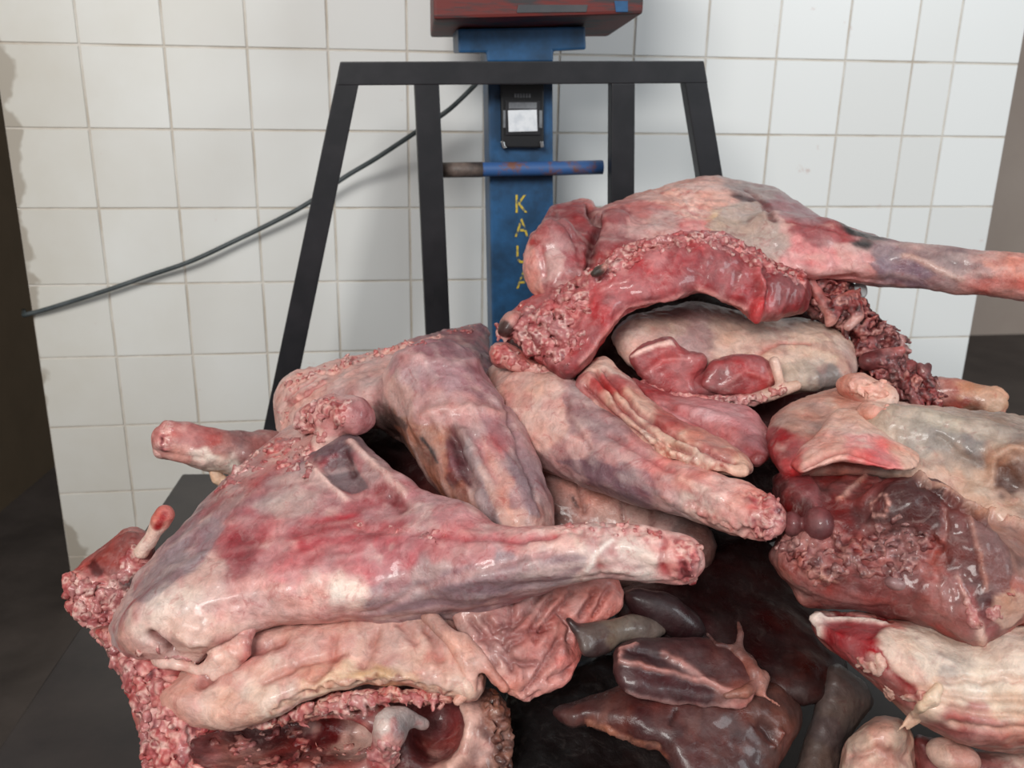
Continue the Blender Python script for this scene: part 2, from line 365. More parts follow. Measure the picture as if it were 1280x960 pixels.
# primitives: each returns (lo, hi, fn) in camera-oriented metres
def pc_(px, py, d): return np.array([(px-640)/FPX*d, (480-py)/FPX*d, d])
def cap(pts, sq=1.0, sub=False):
    segs = []; 
    q = [(pc_(x, y, d), r*d/FPX) for x, y, d, r in pts]
    if len(q) == 1: q = q*2
    lo = np.min([c-r*max(1, sq) for c, r in q], 0); hi = np.max([c+r*max(1, sq) for c, r in q], 0)
    def fn(X, Y, Z):
        out = None
        for (a, ra), (b, rb) in zip(q, q[1:]):
            e = b-a; e = e*np.array([1, 1, 1/sq]); L2 = e@e+1e-12
            x, y, z = X-a[0], Y-a[1], (Z-a[2])/sq
            t = np.clip((x*e[0]+y*e[1]+z*e[2])/L2, 0, 1)
            d = np.sqrt((x-e[0]*t)**2+(y-e[1]*t)**2+(z-e[2]*t)**2)-(ra+(rb-ra)*t)
            out = d if out is None else np.minimum(out, d)
        return out
    return lo, hi, fn, sub
def ell(px, py, d, rx, ry, rz, ang=0.0, sub=False):      # rx, ry in pixels at that depth, rz in metres
    c = pc_(px, py, d); s = d/FPX; r = np.array([rx*s, ry*s, rz]); m = max(r)
    ca, sa = math.cos(math.radians(ang)), math.sin(math.radians(ang))
    def fn(X, Y, Z):
        x, y, z = X-c[0], Y-c[1], Z-c[2]; x, y = x*ca+y*sa, -x*sa+y*ca
        k0 = np.sqrt((x/r[0])**2+(y/r[1])**2+(z/r[2])**2); k1 = np.sqrt((x/r[0]**2)**2+(y/r[1]**2)**2+(z/r[2]**2)**2)+1e-9
        return k0*(k0-1)/k1
    return c-m, c+m, fn, sub
def pil(outline, dpts, tf, tb, wpx, rnd_it=1, sub=False):      # a cushion: outline, depth of its rim, front and back bulge in metres, shoulder width
    P = wavy(round_poly(outline, rnd_it) if rnd_it else np.array(outline, float)); D = tps(dpts) if not np.isscalar(dpts) else (lambda u, v: np.full(np.shape(u), float(dpts)))
    u0, v0 = P.min(0)-40; u1, v1 = P.max(0)+40; st = 2.5
    us = np.arange(u0, u1+st, st); vs_ = np.arange(v0, v1+st, st); U, V = np.meshgrid(us, vs_, indexing='ij')
    S = poly_sd(P, U, V); DD = D(U, V)
    ins = S > 0; dl, dh = DD[ins].min()-tf, DD[ins].max()+tb
    cs = np.array([pc_(u, v, d) for u in (u0+40, u1-40) for v in (v0+40, v1-40) for d in (dl, dh)])
    def fn(X, Y, Z):
        u = 640+FPX*X/Z; v = 480-FPX*Y/Z
        fu = np.clip((u-u0)/st, 0, len(us)-1.001); fv = np.clip((v-v0)/st, 0, len(vs_)-1.001)
        i = fu.astype(int); j = fv.astype(int); a = fu-i; b = fv-j
        def lerp(G): return (G[i, j]*(1-a)+G[i+1, j]*a)*(1-b)+(G[i, j+1]*(1-a)+G[i+1, j+1]*a)*b
        s = lerp(S); dd = lerp(DD); q = np.clip(s/wpx, 0, 1); pr = np.sqrt(q*(2-q))
        dz = Z-dd; inn = np.where(dz < 0, -dz-tf*pr, dz-tb*pr)
        so = np.minimum(s, 0)*dd/FPX
        return np.where(s >= 0, inn*0.8, np.sqrt(so*so+dz*dz))
    return cs.min(0), cs.max(0), fn, sub
def slab(outline, dpts, t, r=0.004, rnd_it=1):     # even thickness with soft edges
    return pil(outline, dpts, t*0.5, t*0.5, max(t*0.5*FPX/1.0*0.8, 3), rnd_it)
def sculpt(prims, vox, k):
    pad = vox*3+k
    ad = [p for p in prims if not p[3]]
    lo = np.min([p[0] for p in ad], 0)-pad; hi = np.max([p[1] for p in ad], 0)+pad
    n = np.ceil((hi-lo)/vox).astype(int)+1
    ax = [lo[i]+vox*np.arange(n[i]) for i in range(3)]
    G = np.full(n, 0.05)
    for plo, phi, fn, sub in prims:
        a = np.maximum(np.floor((plo-pad-lo)/vox).astype(int), 0); b = np.minimum(np.ceil((phi+pad-lo)/vox).astype(int)+1, n)
        if (b <= a).any(): continue
        sl = tuple(slice(a[i], b[i]) for i in range(3))
        X, Y, Z = np.meshgrid(*[ax[i][sl[i]] for i in range(3)], indexing='ij')
        d = fn(X, Y, Z); g = G[sl]
        if sub:
            d = -d; h = np.maximum(k-np.abs(g-d), 0)/k; G[sl] = np.maximum(g, d)+h*h*k*0.25
        else:
            h = np.maximum(k-np.abs(g-d), 0)/k; G[sl] = np.minimum(g, d)-h*h*k*0.25
    # surface nets
    ins = G < 0
    c = np.zeros(n-1, np.int8)
    for dx in (0, 1):
        for dy in (0, 1):
            for dz in (0, 1): c += ins[dx:n[0]-1+dx, dy:n[1]-1+dy, dz:n[2]-1+dz]
    I = np.argwhere((c > 0) & (c < 8)); idx = np.full(n-1, -1, np.int64); idx[tuple(I.T)] = np.arange(len(I))
    acc = np.zeros((len(I), 3)); cnt = np.zeros(len(I))
    cor = [(a, b, d) for a in (0, 1) for b in (0, 1) for d in (0, 1)]
    for p in cor:
        for axi in range(3):
            if p[axi]: continue
            q = list(p); q[axi] = 1; q = tuple(q)
            va = G[tuple((I+p).T)]; vb = G[tuple((I+q).T)]; m = (va < 0) != (vb < 0)
            t = np.where(m, va/(va-vb+1e-20), 0); pos = np.array(p, float)+np.zeros((len(I), 3)); pos[:, axi] += t
            acc[m] += pos[m]; cnt[m] += 1
    Vt = lo+(I+acc/cnt[:, None])*vox
    F = []
    for axi in range(3):
        o1, o2 = [(1, 2), (2, 0), (0, 1)][axi]
        s0 = [slice(1, None)]*3; s0[axi] = slice(0, n[axi]-1); s1 = list(s0); s1[axi] = slice(1, n[axi])
        s0[o1] = slice(1, n[o1]-1); s0[o2] = slice(1, n[o2]-1); s1[o1], s1[o2] = s0[o1], s0[o2]
        A = ins[tuple(s0)]; B = ins[tuple(s1)]
        for m, flip in ((A & ~B, False), (~A & B, True)):
            E_ = np.argwhere(m)
            if not len(E_): continue
            E_[:, o1] += 1; E_[:, o2] += 1
            def nb(a, b):
                q = E_.copy(); q[:, o1] += a; q[:, o2] += b; return idx[tuple(q.T)]
            qd = np.stack([nb(-1, -1), nb(0, -1), nb(0, 0), nb(-1, 0)], 1)
            F.append(qd[:, ::-1] if flip else qd)
    F = np.concatenate(F); F = F[(F >= 0).all(1)]
    return Vt, F
def laplace(V, F, it, lam=0.5):
    e = np.concatenate([F[:, [0, 1]], F[:, [1, 2]], F[:, [2, 3]], F[:, [3, 0]]]); n = len(V)
    for _ in range(it):
        s = np.stack([np.bincount(e[:, 0], V[e[:, 1], k], n)+np.bincount(e[:, 1], V[e[:, 0], k], n) for k in range(3)], 1)
        d = np.bincount(e[:, 0], minlength=n)+np.bincount(e[:, 1], minlength=n)
        V = V+lam*(s/np.maximum(d, 1)[:, None]-V)
    return V
def normals(V, F):
    fn = np.cross(V[F[:, 2]]-V[F[:, 0]], V[F[:, 3]]-V[F[:, 1]]); n = len(V)
    N = sum(np.stack([np.bincount(F[:, i], fn[:, k], n) for k in range(3)], 1) for i in range(4))
    return N/(np.linalg.norm(N, axis=1)[:, None]+1e-12)
class Surf:
    def __init__(s, prims, vox=0.003, k=0.02, smooth=2):
        s.V, s.F = sculpt(prims, vox, k); s.V = laplace(s.V, s.F, smooth); s.N = normals(s.V, s.F); s.vox = vox
        s.col = np.zeros((len(s.V), 3)); s.uv()
    def uv(s):
        s.u = 640+FPX*s.V[:, 0]/s.V[:, 2]; s.v = 480-FPX*s.V[:, 1]/s.V[:, 2]
    def hit(s, px, py):                  # the point of the surface first met from where the photograph was taken
        front = s.N[:, 2] < 0.15
        d2 = (s.u-px)**2+(s.v-py)**2; r = 5.0
        m = front & (d2 < r*r)
        while not m.any(): 
            r *= 1.7; m = front & (d2 < r*r)
            if r > 4000: m = d2 < 1e12
        j = np.flatnonzero(m); s.last = j[np.argmin(s.V[j, 2]+np.sqrt(d2[j])*0.001)]; return s.V[s.last]
    def line(s, pts, step=6):
        out = []
        P = np.array(pts, float)
        for a, b in zip(P, P[1:]):
            m = max(int(np.hypot(*(b[:2]-a[:2]))/step), 1)
            for i in range(m): out.append(a+(b-a)*i/m)
        out.append(P[-1]); return np.array([s.hit(q[0], q[1]) for q in out])
    def dist(s, L, wob=0.0, fr=60):
        V = s.V
        if wob: V = V+wob*np.stack([vnoise(V*fr+9*k) for k in range(3)], 1)
        d = np.full(len(V), 9.0)
        if len(L) == 1: return np.linalg.norm(V-L[0], axis=1)
        lo, hi = L.min(0)-0.08, L.max(0)+0.08; m = ((V > lo) & (V < hi)).all(1); Q = V[m]; dm = np.full(len(Q), 81.0)
        for a, b in zip(L, L[1:]):
            e = b-a; t = np.clip(((Q-a)@e)/(e@e+1e-12), 0, 1); dm = np.minimum(dm, ((Q-a-t[:, None]*e)**2).sum(1))
        d[m] = np.sqrt(dm); return d
    def seeds(s, sd, power=8.0, warp=0.014, fr=18, fine=0.007):
        P = np.array([s.hit(q[0], q[1]) for q in sd]); Cc = np.array([lin(q[2]) for q in sd])
        W = s.V+warp*np.stack([fbm(s.V*fr+31*k, 2) for k in range(3)], 1)+fine*np.stack([vnoise(s.V*90+13*k) for k in range(3)], 1)
        num = np.zeros((len(s.V), 3)); den = np.zeros(len(s.V))
        for p, c in zip(P, Cc):
            d2 = ((W-p)**2).sum(1)+6e-5; wt = d2**(-power/2); num += wt[:, None]*c; den += wt
        s.col = num/den[:, None]
    def paint(s, pts, r, c, a=1.0, wob=0.004, soft=0.6):          # r in metres
        d = s.dist(s.line(pts) if len(pts) > 1 else np.array([s.hit(*pts[0])]), wob)
        m = np.clip((r-d)/(r*soft), 0, 1)*a; s.col = s.col*(1-m[:, None])+m[:, None]*lin(c)
    def push(s, pts, r, h, c=None, a=0.7, wob=0.002):             # raise (h > 0) or crease (h < 0)
        d = s.dist(s.line(pts) if len(pts) > 1 else np.array([s.hit(*pts[0])]), wob)
        g = np.exp(-(d/r)**2*2.0); s.V = s.V+s.N*(h*g)[:, None]
        if c is not None: m = np.clip(g*1.3, 0, 1)*a; s.col = s.col*(1-m[:, None])+m[:, None]*lin(c)
    def rag(s, pts, r, amp, cols, fr=110, wob=0.006):             # torn, shredded edge
        d = s.dist(s.line(pts) if len(pts) > 1 else np.array([s.hit(*pts[0])]), wob)
        g = np.clip((r-d)/(r*0.5), 0, 1); n1 = vnoise(s.V*fr); n2 = vnoise(s.V*fr*2.1+5); n3 = vnoise(s.V*fr*0.55+11)
        rid = (1-np.abs(n1))**2*1.2-0.7+0.5*n2+0.5*n3
        s.V = s.V+s.N*(g*amp*rid)[:, None]
        q = np.clip(0.5+0.55*vnoise(s.V*fr*0.9+40)+0.35*vnoise(s.V*fr*2.3+70), 0, 0.999)*(len(cols)-1)
        cl = np.array([lin(c) for c in cols]); i = q.astype(int); f = (q-i)[:, None]; cc = cl[i]*(1-f)+cl[np.minimum(i+1, len(cl)-1)]*f
        s.col = s.col*(1-g[:, None])+g[:, None]*cc
    def patch(s, outline, c, a=1.0, h=0.0, soft=0.003, wob=0.003, deep=0.05):    # a sharply bordered area lying on the surface
        P3 = s.line(list(outline)+[outline[0]], 10)[:-1]; m0 = P3.mean(0); _, _, vt = np.linalg.svd(P3-m0); e1, e2, n = vt
        if n[2] > 0: n = -n
        Q = s.V-m0; dn = Q@n; near = (np.abs(dn) < deep) & (s.N@n > 0.0); q = Q+wob*np.stack([fbm(s.V*70+k*7, 2) for k in range(3)], 1)
        sd = poly_sd(np.stack([(P3-m0)@e1, (P3-m0)@e2], 1), q@e1, q@e2); g = np.clip(sd/soft+0.5, 0, 1)*near
        s.col = s.col*(1-(g*a)[:, None])+(g*a)[:, None]*lin(c)
        if h: s.V = s.V+s.N*(h*np.clip(sd/0.006+0.5, 0, 1)*near)[:, None]
    def disp(s, *af):
        for amp, fr in af: s.V = s.V+s.N*(amp*fbm(s.V*fr+3.7, 2))[:, None]
    def mottle(s, c, a, fr, thr=0.15, stretch=(1, 1, 1)):
        m = np.clip((fbm(s.V*np.array(stretch)*fr+50, 3)-thr)/0.3, 0, 1)*a; s.col = s.col*(1-m[:, None])+m[:, None]*lin(c)
    def fibre(s, ang, fr, amp, c=None, a=0.3, mask=None, r=0.05):  # streaks along an image-plane direction
        ca, sa = math.cos(math.radians(ang)), math.sin(math.radians(ang))
        along = s.V[:, 0]*ca+s.V[:, 1]*sa; acr = -s.V[:, 0]*sa+s.V[:, 1]*ca
        n = vnoise(np.stack([along*fr*0.12, acr*fr, s.V[:, 2]*fr*0.6], 1))
        g = 1.0
        if mask: g = np.clip((r-s.dist(s.line(mask) if len(mask) > 1 else np.array([s.hit(*mask[0])]), 0.004))/(r*0.5), 0, 1)
        s.V = s.V+s.N*(amp*n*g)[:, None]
        if c is not None: m = np.clip(n*1.6, 0, 1)*a*g; s.col = s.col*(1-m[:, None])+m[:, None]*lin(c)
    def emit(s, name, mat, root, parent=None):
        W = to_world(s.V)-np.array(root.location)
        me = bpy.data.meshes.new(name); n, q = len(W), len(s.F)
        me.vertices.add(n); me.vertices.foreach_set('co', W.astype(np.float32).ravel())
        K = s.F.shape[1]; me.loops.add(q*K); me.loops.foreach_set('vertex_index', s.F.astype(np.int32).ravel())
        me.polygons.add(q); me.polygons.foreach_set('loop_start', np.arange(0, q*K, K, dtype=np.int32))
        me.polygons.foreach_set('use_smooth', np.ones(q, bool))
        me.update(calc_edges=True)
        ca = me.color_attributes.new('Col', 'FLOAT_COLOR', 'POINT')
        ca.data.foreach_set('color', np.concatenate([np.clip((s.col**1.22)*np.array([1.02, 0.99, 0.93]), 0.004, 0.85), np.ones((n, 1))], 1).astype(np.float32).ravel())
        me.materials.append(mat)
        o = bpy.data.objects.new(name, me); C.objects.link(o); o.parent = parent if parent is not None else root
        return o
FW = [(218, 166, 158), (200, 116, 114), (170, 66, 72), (190, 96, 98), (232, 200, 192), (140, 44, 52)]
FR = [(150, 46, 54), (176, 70, 74), (120, 34, 42), (206, 130, 126), (190, 92, 92)]
FD = [(96, 34, 38), (70, 24, 28), (130, 54, 56), (176, 104, 100), (206, 150, 142), (110, 40, 44)]
def thing(name, label, cat, px, py, d, group=None):
    p = atd(px, py, d); o = empty(name, tuple(float(x) for x in p)); tag(o, label, cat, group); return o
def shreds(path, n, rpx, dd=0.0, seed=0, el=1.8, spread=8):       # little torn lumps strewn along a path of (px, py, depth)
    rg = random.Random(seed); P = np.array(path, float); out = []
    for i in range(n):
        t = rg.random()*(len(P)-1); j = min(int(t), len(P)-2); q = P[j]+(P[j+1]-P[j])*(t-j)
        x = q[0]+rg.gauss(0, spread); y = q[1]+rg.gauss(0, spread); d = q[2]+rg.uniform(-dd, dd); r = rpx*rg.uniform(0.45, 1.15); a = rg.uniform(0, 6.28); L = r*el*rg.uniform(0.3, 1)
        out.append(cap([(x, y, d, r), (x+L*math.cos(a), y+L*math.sin(a), d+rg.uniform(-0.01, 0.01), r*rg.uniform(0.3, 0.8))]))
    return out
def capw(pts, sub=False):            # tube through points on a surface: [(vector, radius in metres)]
    return cap([(640+FPX*v[0]/v[2], 480-FPX*v[1]/v[2], v[2], r*FPX/v[2]) for v, r in pts], 1.0, sub)
def frag(s, name, root, paths, n, size, spread, cols, seed=0, mat='flesh', parent=None, el=1.6, vox=0.0019):     # torn crumbs and strands of flesh and fat clinging to a surface
    rg = np.random.RandomState(seed); s.N = normals(s.V, s.F); s.uv(); pr, H, B = [], [], []
    ln = [sum(math.hypot(b[0]-a[0], b[1]-a[1]) for a, b in zip(p, p[1:]))+20 for p in paths]; tot = sum(ln)
    for p, L_ in zip(paths, ln):
        P = np.array(p, float)
        for i in range(max(int(n*L_/tot), 1)):
            t = rg.rand()*(len(P)-1); j = min(int(t), max(len(P)-2, 0)); q = P[j]+(P[min(j+1, len(P)-1)]-P[j])*(t-j)+rg.randn(2)*spread
            v = s.hit(q[0], q[1]); nn = s.N[s.last]; H.append(v); B.append(s.col[s.last]); r = size*(0.3+0.8*rg.rand()**2)
            a = rg.randn(3)+np.array([0, -0.5, 0]); a -= nn*(a@nn)*0.75; a /= np.linalg.norm(a); L = r*el*rg.uniform(0.4, 2.2); a2 = a+0.6*rg.randn(3); a2 /= np.linalg.norm(a2)
            v0 = v-nn*r*0.3; v1 = v0+a*L*0.6; v2 = v1+a2*L*0.5
            pr.append(capw([(v0, r), (v1, r*rg.uniform(0.5, 0.9)), (v2, r*rg.uniform(0.15, 0.6))]))
    g = Surf(pr, vox, 0.0035, 1); H = np.array(H); B = np.array(B); base = np.zeros((len(g.V), 3))
    for c in range(0, len(g.V), 8000):
        d = ((g.V[c:c+8000, None]-H[None])**2).sum(-1); base[c:c+8000] = B[d.argmin(1)]
    cl = np.array([lin(c) for c in cols]); q = np.clip(0.5+0.55*vnoise(g.V*95+40+seed)+0.4*vnoise(g.V*230+70), 0, 0.999)*(len(cl)-1)
    i = q.astype(int); f = (q-i)[:, None]; g.col = 0.72*(cl[i]*(1-f)+cl[np.minimum(i+1, len(cl)-1)]*f)+0.28*base
    n1 = vnoise(g.V*170); g.V = g.V+g.N*(0.0022*((1-np.abs(n1))**2-0.5)+0.001*vnoise(g.V*330))[:, None]
    o = g.emit(name, M[mat], root, parent); o['kind'] = 'stuff'; return o
RAGC = [(120, 32, 40), (170, 70, 76), (205, 120, 118), (228, 180, 172), (190, 90, 92), (228, 190, 182)]
DRAG = [(70, 22, 26), (120, 44, 48), (165, 84, 84), (100, 34, 38), (205, 150, 142)]

# ------------------------------------------------------------------ the meat pile
# --- forequarter leg lying across the front left
t = thing('meat_haunch', 'large skinned pink leg lying across the front left with a sawn shank end', 'meat', 420, 790, 1.05)
s = Surf([
    pil([(139,781),(160,740),(187,696),(225,655),(252,627),(280,600),(307,572),(335,552),(369,528),(395,515),(428,526),(450,555),(475,585),(503,613),(543,635),(590,660),(640,668),(690,668),(700,722),(650,738),(606,757),(565,766),(503,768),(452,774),(400,779),(369,783),(330,795),(300,818),(266,848),(240,832),(208,826),(163,826),(140,803)],
        [(150,780,1.06),(300,580,1.16),(410,520,1.20),(350,690,1.08),(540,650,1.06),(690,690,1.0),(400,780,1.06),(240,820,1.04)], 0.085, 0.05, 110),
    cap([(430,712,1.06,40),(520,714,1.01,48),(600,706,0.97,46),(680,694,0.95,42),(745,688,0.94,37),(800,691,0.935,35),(848,699,0.93,31)]),
    cap([(440,560,1.10,16),(480,596,1.06,15),(520,628,1.03,16),(570,655,1.0,22)]),
    ell(235,775,1.0,80,40,0.03,12), ell(420,738,1.0,90,36,0.04,5),
], 0.0025, 0.05, 2)
s.seeds([(165,745,(196,168,168)),(195,725,(182,158,164)),(215,700,(176,150,160)),(230,680,(168,138,148)),(250,650,(176,140,146)),(280,620,(178,140,142)),(320,585,(190,130,130)),(360,560,(205,150,145)),
  (410,570,(120,98,106)),(430,580,(112,90,98)),(455,580,(170,130,132)),(385,590,(196,160,158)),(330,620,(188,150,150)),(380,620,(190,140,142)),(440,620,(176,112,118)),(480,630,(184,120,126)),(520,650,(190,126,132)),(560,670,(200,130,134)),
  (290,660,(186,110,116)),(300,690,(178,76,86)),(310,680,(186,92,100)),(350,680,(212,140,142)),(390,660,(186,82,92)),(430,655,(190,88,98)),(360,710,(216,134,138)),(410,700,(206,128,132)),(400,735,(226,170,164)),(435,738,(238,204,196)),(460,700,(200,110,118)),(500,680,(196,100,110)),
  (260,720,(214,176,170)),(300,740,(214,160,156)),(340,760,(214,160,154)),(210,745,(222,196,190)),(190,780,(226,198,190)),(230,790,(222,186,176)),(180,810,(214,166,158)),(270,790,(218,178,168)),
  (480,740,(170,140,146)),(520,750,(160,134,142)),(560,740,(166,140,150)),(600,725,(160,132,144)),(640,715,(172,148,156)),(680,715,(180,154,160)),(540,720,(188,158,160)),(600,690,(206,130,134)),(660,680,(214,150,150)),(700,670,(224,176,172)),(740,680,(228,196,188)),(760,705,(230,204,198)),(800,690,(230,196,188)),(830,680,(222,160,154)),(845,710,(214,140,136)),(790,720,(226,196,190))])
s.mottle((170,60,72),0.55,34,0.1); s.mottle((232,200,194),0.45,46,0.2); s.mottle((150,120,134),0.3,24,0.2)
s.patch([(404,583),(413,570),(435,570),(452,596),(459,609),(439,616),(417,603)],(126,106,112),0.9,-0.003); s.patch([(466,606),(480,602),(497,616),(490,628),(472,622)],(150,46,54),0.8); s.patch([(285,670),(300,655),(316,668),(318,700),(300,718),(290,700)],(164,60,72),0.7)
s.patch([(158,742),(185,705),(225,665),(262,640),(280,655),(250,700),(205,735),(175,752)],(164,146,154),0.6); s.paint([(425,738),(450,738)],0.016,(244,222,214),0.8); s.paint([(185,765),(215,750),(240,745)],0.016,(232,212,204),0.6); s.patch([(292,675),(304,668),(312,690),(302,712),(294,700)],(136,44,54),0.6); s.patch([(330,625),(370,600),(400,612),(390,640),(345,645)],(194,168,164),0.5)  # grey-blue sheen and pale highlights painted onto the leg
s.patch([(455,772),(480,745),(540,722),(620,706),(700,690),(735,695),(715,728),(660,738),(606,756),(540,766)],(156,128,138),0.75); s.patch([(380,668),(430,648),(480,660),(470,676),(420,680)],(176,64,76),0.5)
s.push([(300,670),(300,710)],0.022,0.0,(160,58,70),0.75); s.push([(370,665),(430,652),(470,660)],0.012,-0.002,(168,54,66),0.7); s.push([(445,655),(520,665),(600,672),(690,668)],0.007,-0.003,(186,84,94),0.7)
s.push([(438,548),(465,574),(503,612)],0.006,0.004,(222,184,178),0.8); s.push([(393,583),(410,602),(431,620)],0.005,0.004,(226,190,184),0.9)
s.push([(432,565),(440,590)],0.006,-0.004,(96,40,48),0.8); s.push([(490,618),(500,632)],0.012,-0.004,(140,40,50),0.8)
s.push([(420,740),(470,742)],0.03,0.004); s.push([(455,772),(520,738),(600,712),(690,690)],0.006,-0.003,(196,150,150),0.6); s.push([(540,735),(600,722),(660,714)],0.012,0.004)
s.push([(185,795),(205,810),(212,822)],0.007,-0.012,(130,70,66),0.9); s.push([(300,800),(270,815),(255,840)],0.008,-0.010,(150,80,78),0.8); s.push([(240,805),(285,790)],0.016,0.008); s.push([(222,795),(258,800)],0.010,0.006,(224,194,184),0.6)
s.push([(750,655),(744,690),(752,725)],0.005,-0.003,(170,70,70),0.6); s.push([(735,712),(745,690),(765,672)],0.004,0.002,(240,226,220),0.8); s.push([(780,680),(815,700)],0.008,0.004,(236,216,208),0.7); s.push([(770,715),(810,716)],0.006,0.003,(236,214,208),0.7); s.push([(833,672),(828,700),(836,722)],0.005,-0.003,(176,40,44),0.9)
s.fibre(8,130,0.0012,(226,190,188),0.3); s.fibre(8,160,0.001,(236,210,204),0.4,[(690,690),(850,700)],0.06)
s.disp((0.004,14),(0.0025,35),(0.0012,80)); s.rag([(850,675),(862,700),(855,728)],0.012,0.005,RAGC)
s.rag([(700,655),(760,653),(820,664)],0.010,0.003,[(210,140,138),(232,196,190),(200,120,120)])
mu = s.emit('muscle', M['flesh'], t); frag(s,'torn_scraps',t,[[(270,605),(310,575),(345,552)],[(330,560),(360,548),(385,575),(350,580)]],130,0.0045,7,FW,3); frag(s,'sinew_scraps',t,[[(700,652),(760,653),(830,664)],[(440,655),(520,664),(560,668)],[(160,820),(230,828),(262,845)]],70,0.0028,4,FW,4,el=2.6)
s = Surf([cap([(858,690,0.932,17),(858,714,0.93,16)],0.6), ell(866,700,0.928,8,20,0.014)],0.0018,0.004,1)
s.seeds([(862,690,(190,90,84)),(866,710,(170,60,58)),(858,725,(222,180,172)),(855,680,(216,160,152))],warp=0.006); s.rag([(862,680),(866,705),(858,730)],0.03,0.002,RAGC,200); bo=s.emit('bone_end', M['bone'], t); frag(s,'bone_splinters',t,[[(862,676),(868,700),(860,730)]],34,0.004,4,FW,9,mat='bone',parent=bo)
s = Surf([cap([(225,800,1.0,8),(258,802,0.985,12),(290,792,0.98,12),(315,786,0.985,7)]),cap([(310,796,0.98,7),(306,815,0.975,9),(288,832,0.975,9),(268,846,0.975,6)]),cap([(250,838,0.98,7),(270,826,0.975,10),(288,815,0.975,8)]),cap([(200,822,1.0,9),(225,830,0.99,10),(245,838,0.985,7)])],0.002,0.012,1)
s.seeds([(235,800,(224,192,182)),(285,794,(216,166,156)),(306,815,(206,140,134)),(280,835,(220,180,170)),(265,828,(224,188,178)),(220,828,(222,186,176))],warp=0.008); s.mottle((176,84,84),0.5,70,0.15); s.disp((0.003,40),(0.0015,100)); s.emit('fat_folds', M['fat'], t)
s = Surf([ell(440,519,1.10,29,25,0.024,-15),ell(418,512,1.11,24,18,0.02,10),cap([(385,525,1.14,18),(410,515,1.12,20)]),cap([(415,540,1.11,20),(395,570,1.11,16),(380,600,1.10,12)])],0.0022,0.010,1)
s.seeds([(440,520,(192,128,130)),(452,528,(186,118,122)),(425,505,(206,150,148)),(400,525,(196,120,118)),(390,545,(224,180,172)),(375,560,(214,150,146)),(350,560,(170,80,84)),(400,560,(216,176,168))],warp=0.01); s.mottle((150,52,60),0.6,60,0.15); s.rag([(350,560),(380,525),(405,505)],0.02,0.004,RAGC); s.disp((0.002,60),(0.001,120)); kn=s.emit('knuckle', M['flesh'], t); frag(s,'torn_scraps',t,[[(372,535),(395,510),(425,495)],[(385,550),(410,530),(425,512)]],70,0.004,7,FW,8,parent=kn)

# --- ragged neck end at the far left
t = thing('meat_trim', 'ragged red neck end with a pale bone stub at the far left edge', 'meat', 130, 800, 1.1)
s = Surf([pil([(84,722),(100,705),(118,692),(132,679),(155,660),(176,659),(190,672),(196,700),(186,735),(172,765),(150,800),(118,786),(95,770),(80,748)],[(90,740,1.13),(170,665,1.15),(180,740,1.11),(120,780,1.11)],0.025,0.03,22)],0.0024,0.012,1)
s.seeds([(120,720,(176,84,82)),(95,735,(196,110,106)),(100,760,(206,124,118)),(130,760,(214,150,142)),(140,740,(190,90,90)),(165,735,(104,70,72)),(175,750,(110,40,46)),(150,780,(206,130,124)),(180,700,(180,110,108)),(150,715,(206,140,132)),(115,745,(150,50,54))])
s.patch([(108,700),(132,681),(156,662),(174,662),(168,698),(150,722),(128,716)],(158,82,78),1.0,0.004); s.patch([(160,718),(178,712),(184,735),(172,762),(158,750)],(96,74,76),0.8,-0.006); s.patch([(104,704),(118,698),(134,714),(120,722)],(92,36,40),0.8)
s.rag([(88,725),(95,755),(125,775),(145,795)],0.024,0.007,RAGC,95); s.rag([(120,735),(145,745)],0.02,0.006,RAGC,95); s.disp((0.002,40),(0.001,100)); mu=s.emit('muscle', M['flesh'], t)
frag(s,'torn_scraps',t,[[(84,720),(80,745),(95,768)],[(95,730),(120,735),(140,750),(128,768)],[(170,690),(160,720),(148,745)],[(110,780),(140,800)]],240,0.0046,7,FW,11,parent=None)
s = Surf([cap([(177,690,1.10,9),(190,672,1.095,9),(201,650,1.09,12),(206,643,1.09,12)])],0.0018,0.006,1)
s.seeds([(180,690,(228,200,190)),(190,672,(228,196,186)),(200,652,(216,150,140)),(207,642,(206,120,112))]); s.paint([(194,660),(203,643)],0.006,(170,50,52)); s.disp((0.0015,90)); s.emit('bone_stub', M['bone'], t)

# --- rib section underneath with its open cavity
t = thing('meat_slab', 'pale fatty rib section with an open red cavity below the front leg', 'meat', 400, 1080, 1.0)
s = Surf([pil([(195,868),(230,838),(280,800),(330,778),(400,765),(500,755),(560,760),(600,815),(614,858),(592,884),(560,872),(503,860),(440,862),(387,872),(340,898),(290,914),(240,904),(206,890)],[(200,870,0.99),(400,770,1.03),(560,770,1.02),(400,860,0.965),(600,860,0.97),(300,905,0.965)],0.032,0.03,34)],0.0025,0.02,2)
s.seeds([(220,870,(214,166,156)),(260,880,(222,184,172)),(300,895,(210,168,156)),(330,870,(224,196,184)),(360,830,(218,176,166)),(400,800,(214,172,162)),(440,820,(222,184,174)),(480,800,(206,166,158)),(520,810,(218,180,168)),(560,820,(214,172,162)),(590,860,(220,180,168)),(470,850,(206,164,130)),(430,855,(224,196,176)),(540,780,(190,150,144)),(280,830,(206,156,148)),(570,790,(196,150,142))])
s.mottle((206,132,126),0.5,40,0.15); s.mottle((234,212,200),0.5,36,0.2)
for q in ([(420,790),(410,830),(395,850)],[(470,785),(455,830)],[(535,785),(550,815),(552,840)],[(500,775),(520,800)],[(330,850),(380,825),(430,812)],[(560,775),(590,825),(600,850)]): s.push(q,0.007,-0.005,(178,120,112),0.5)
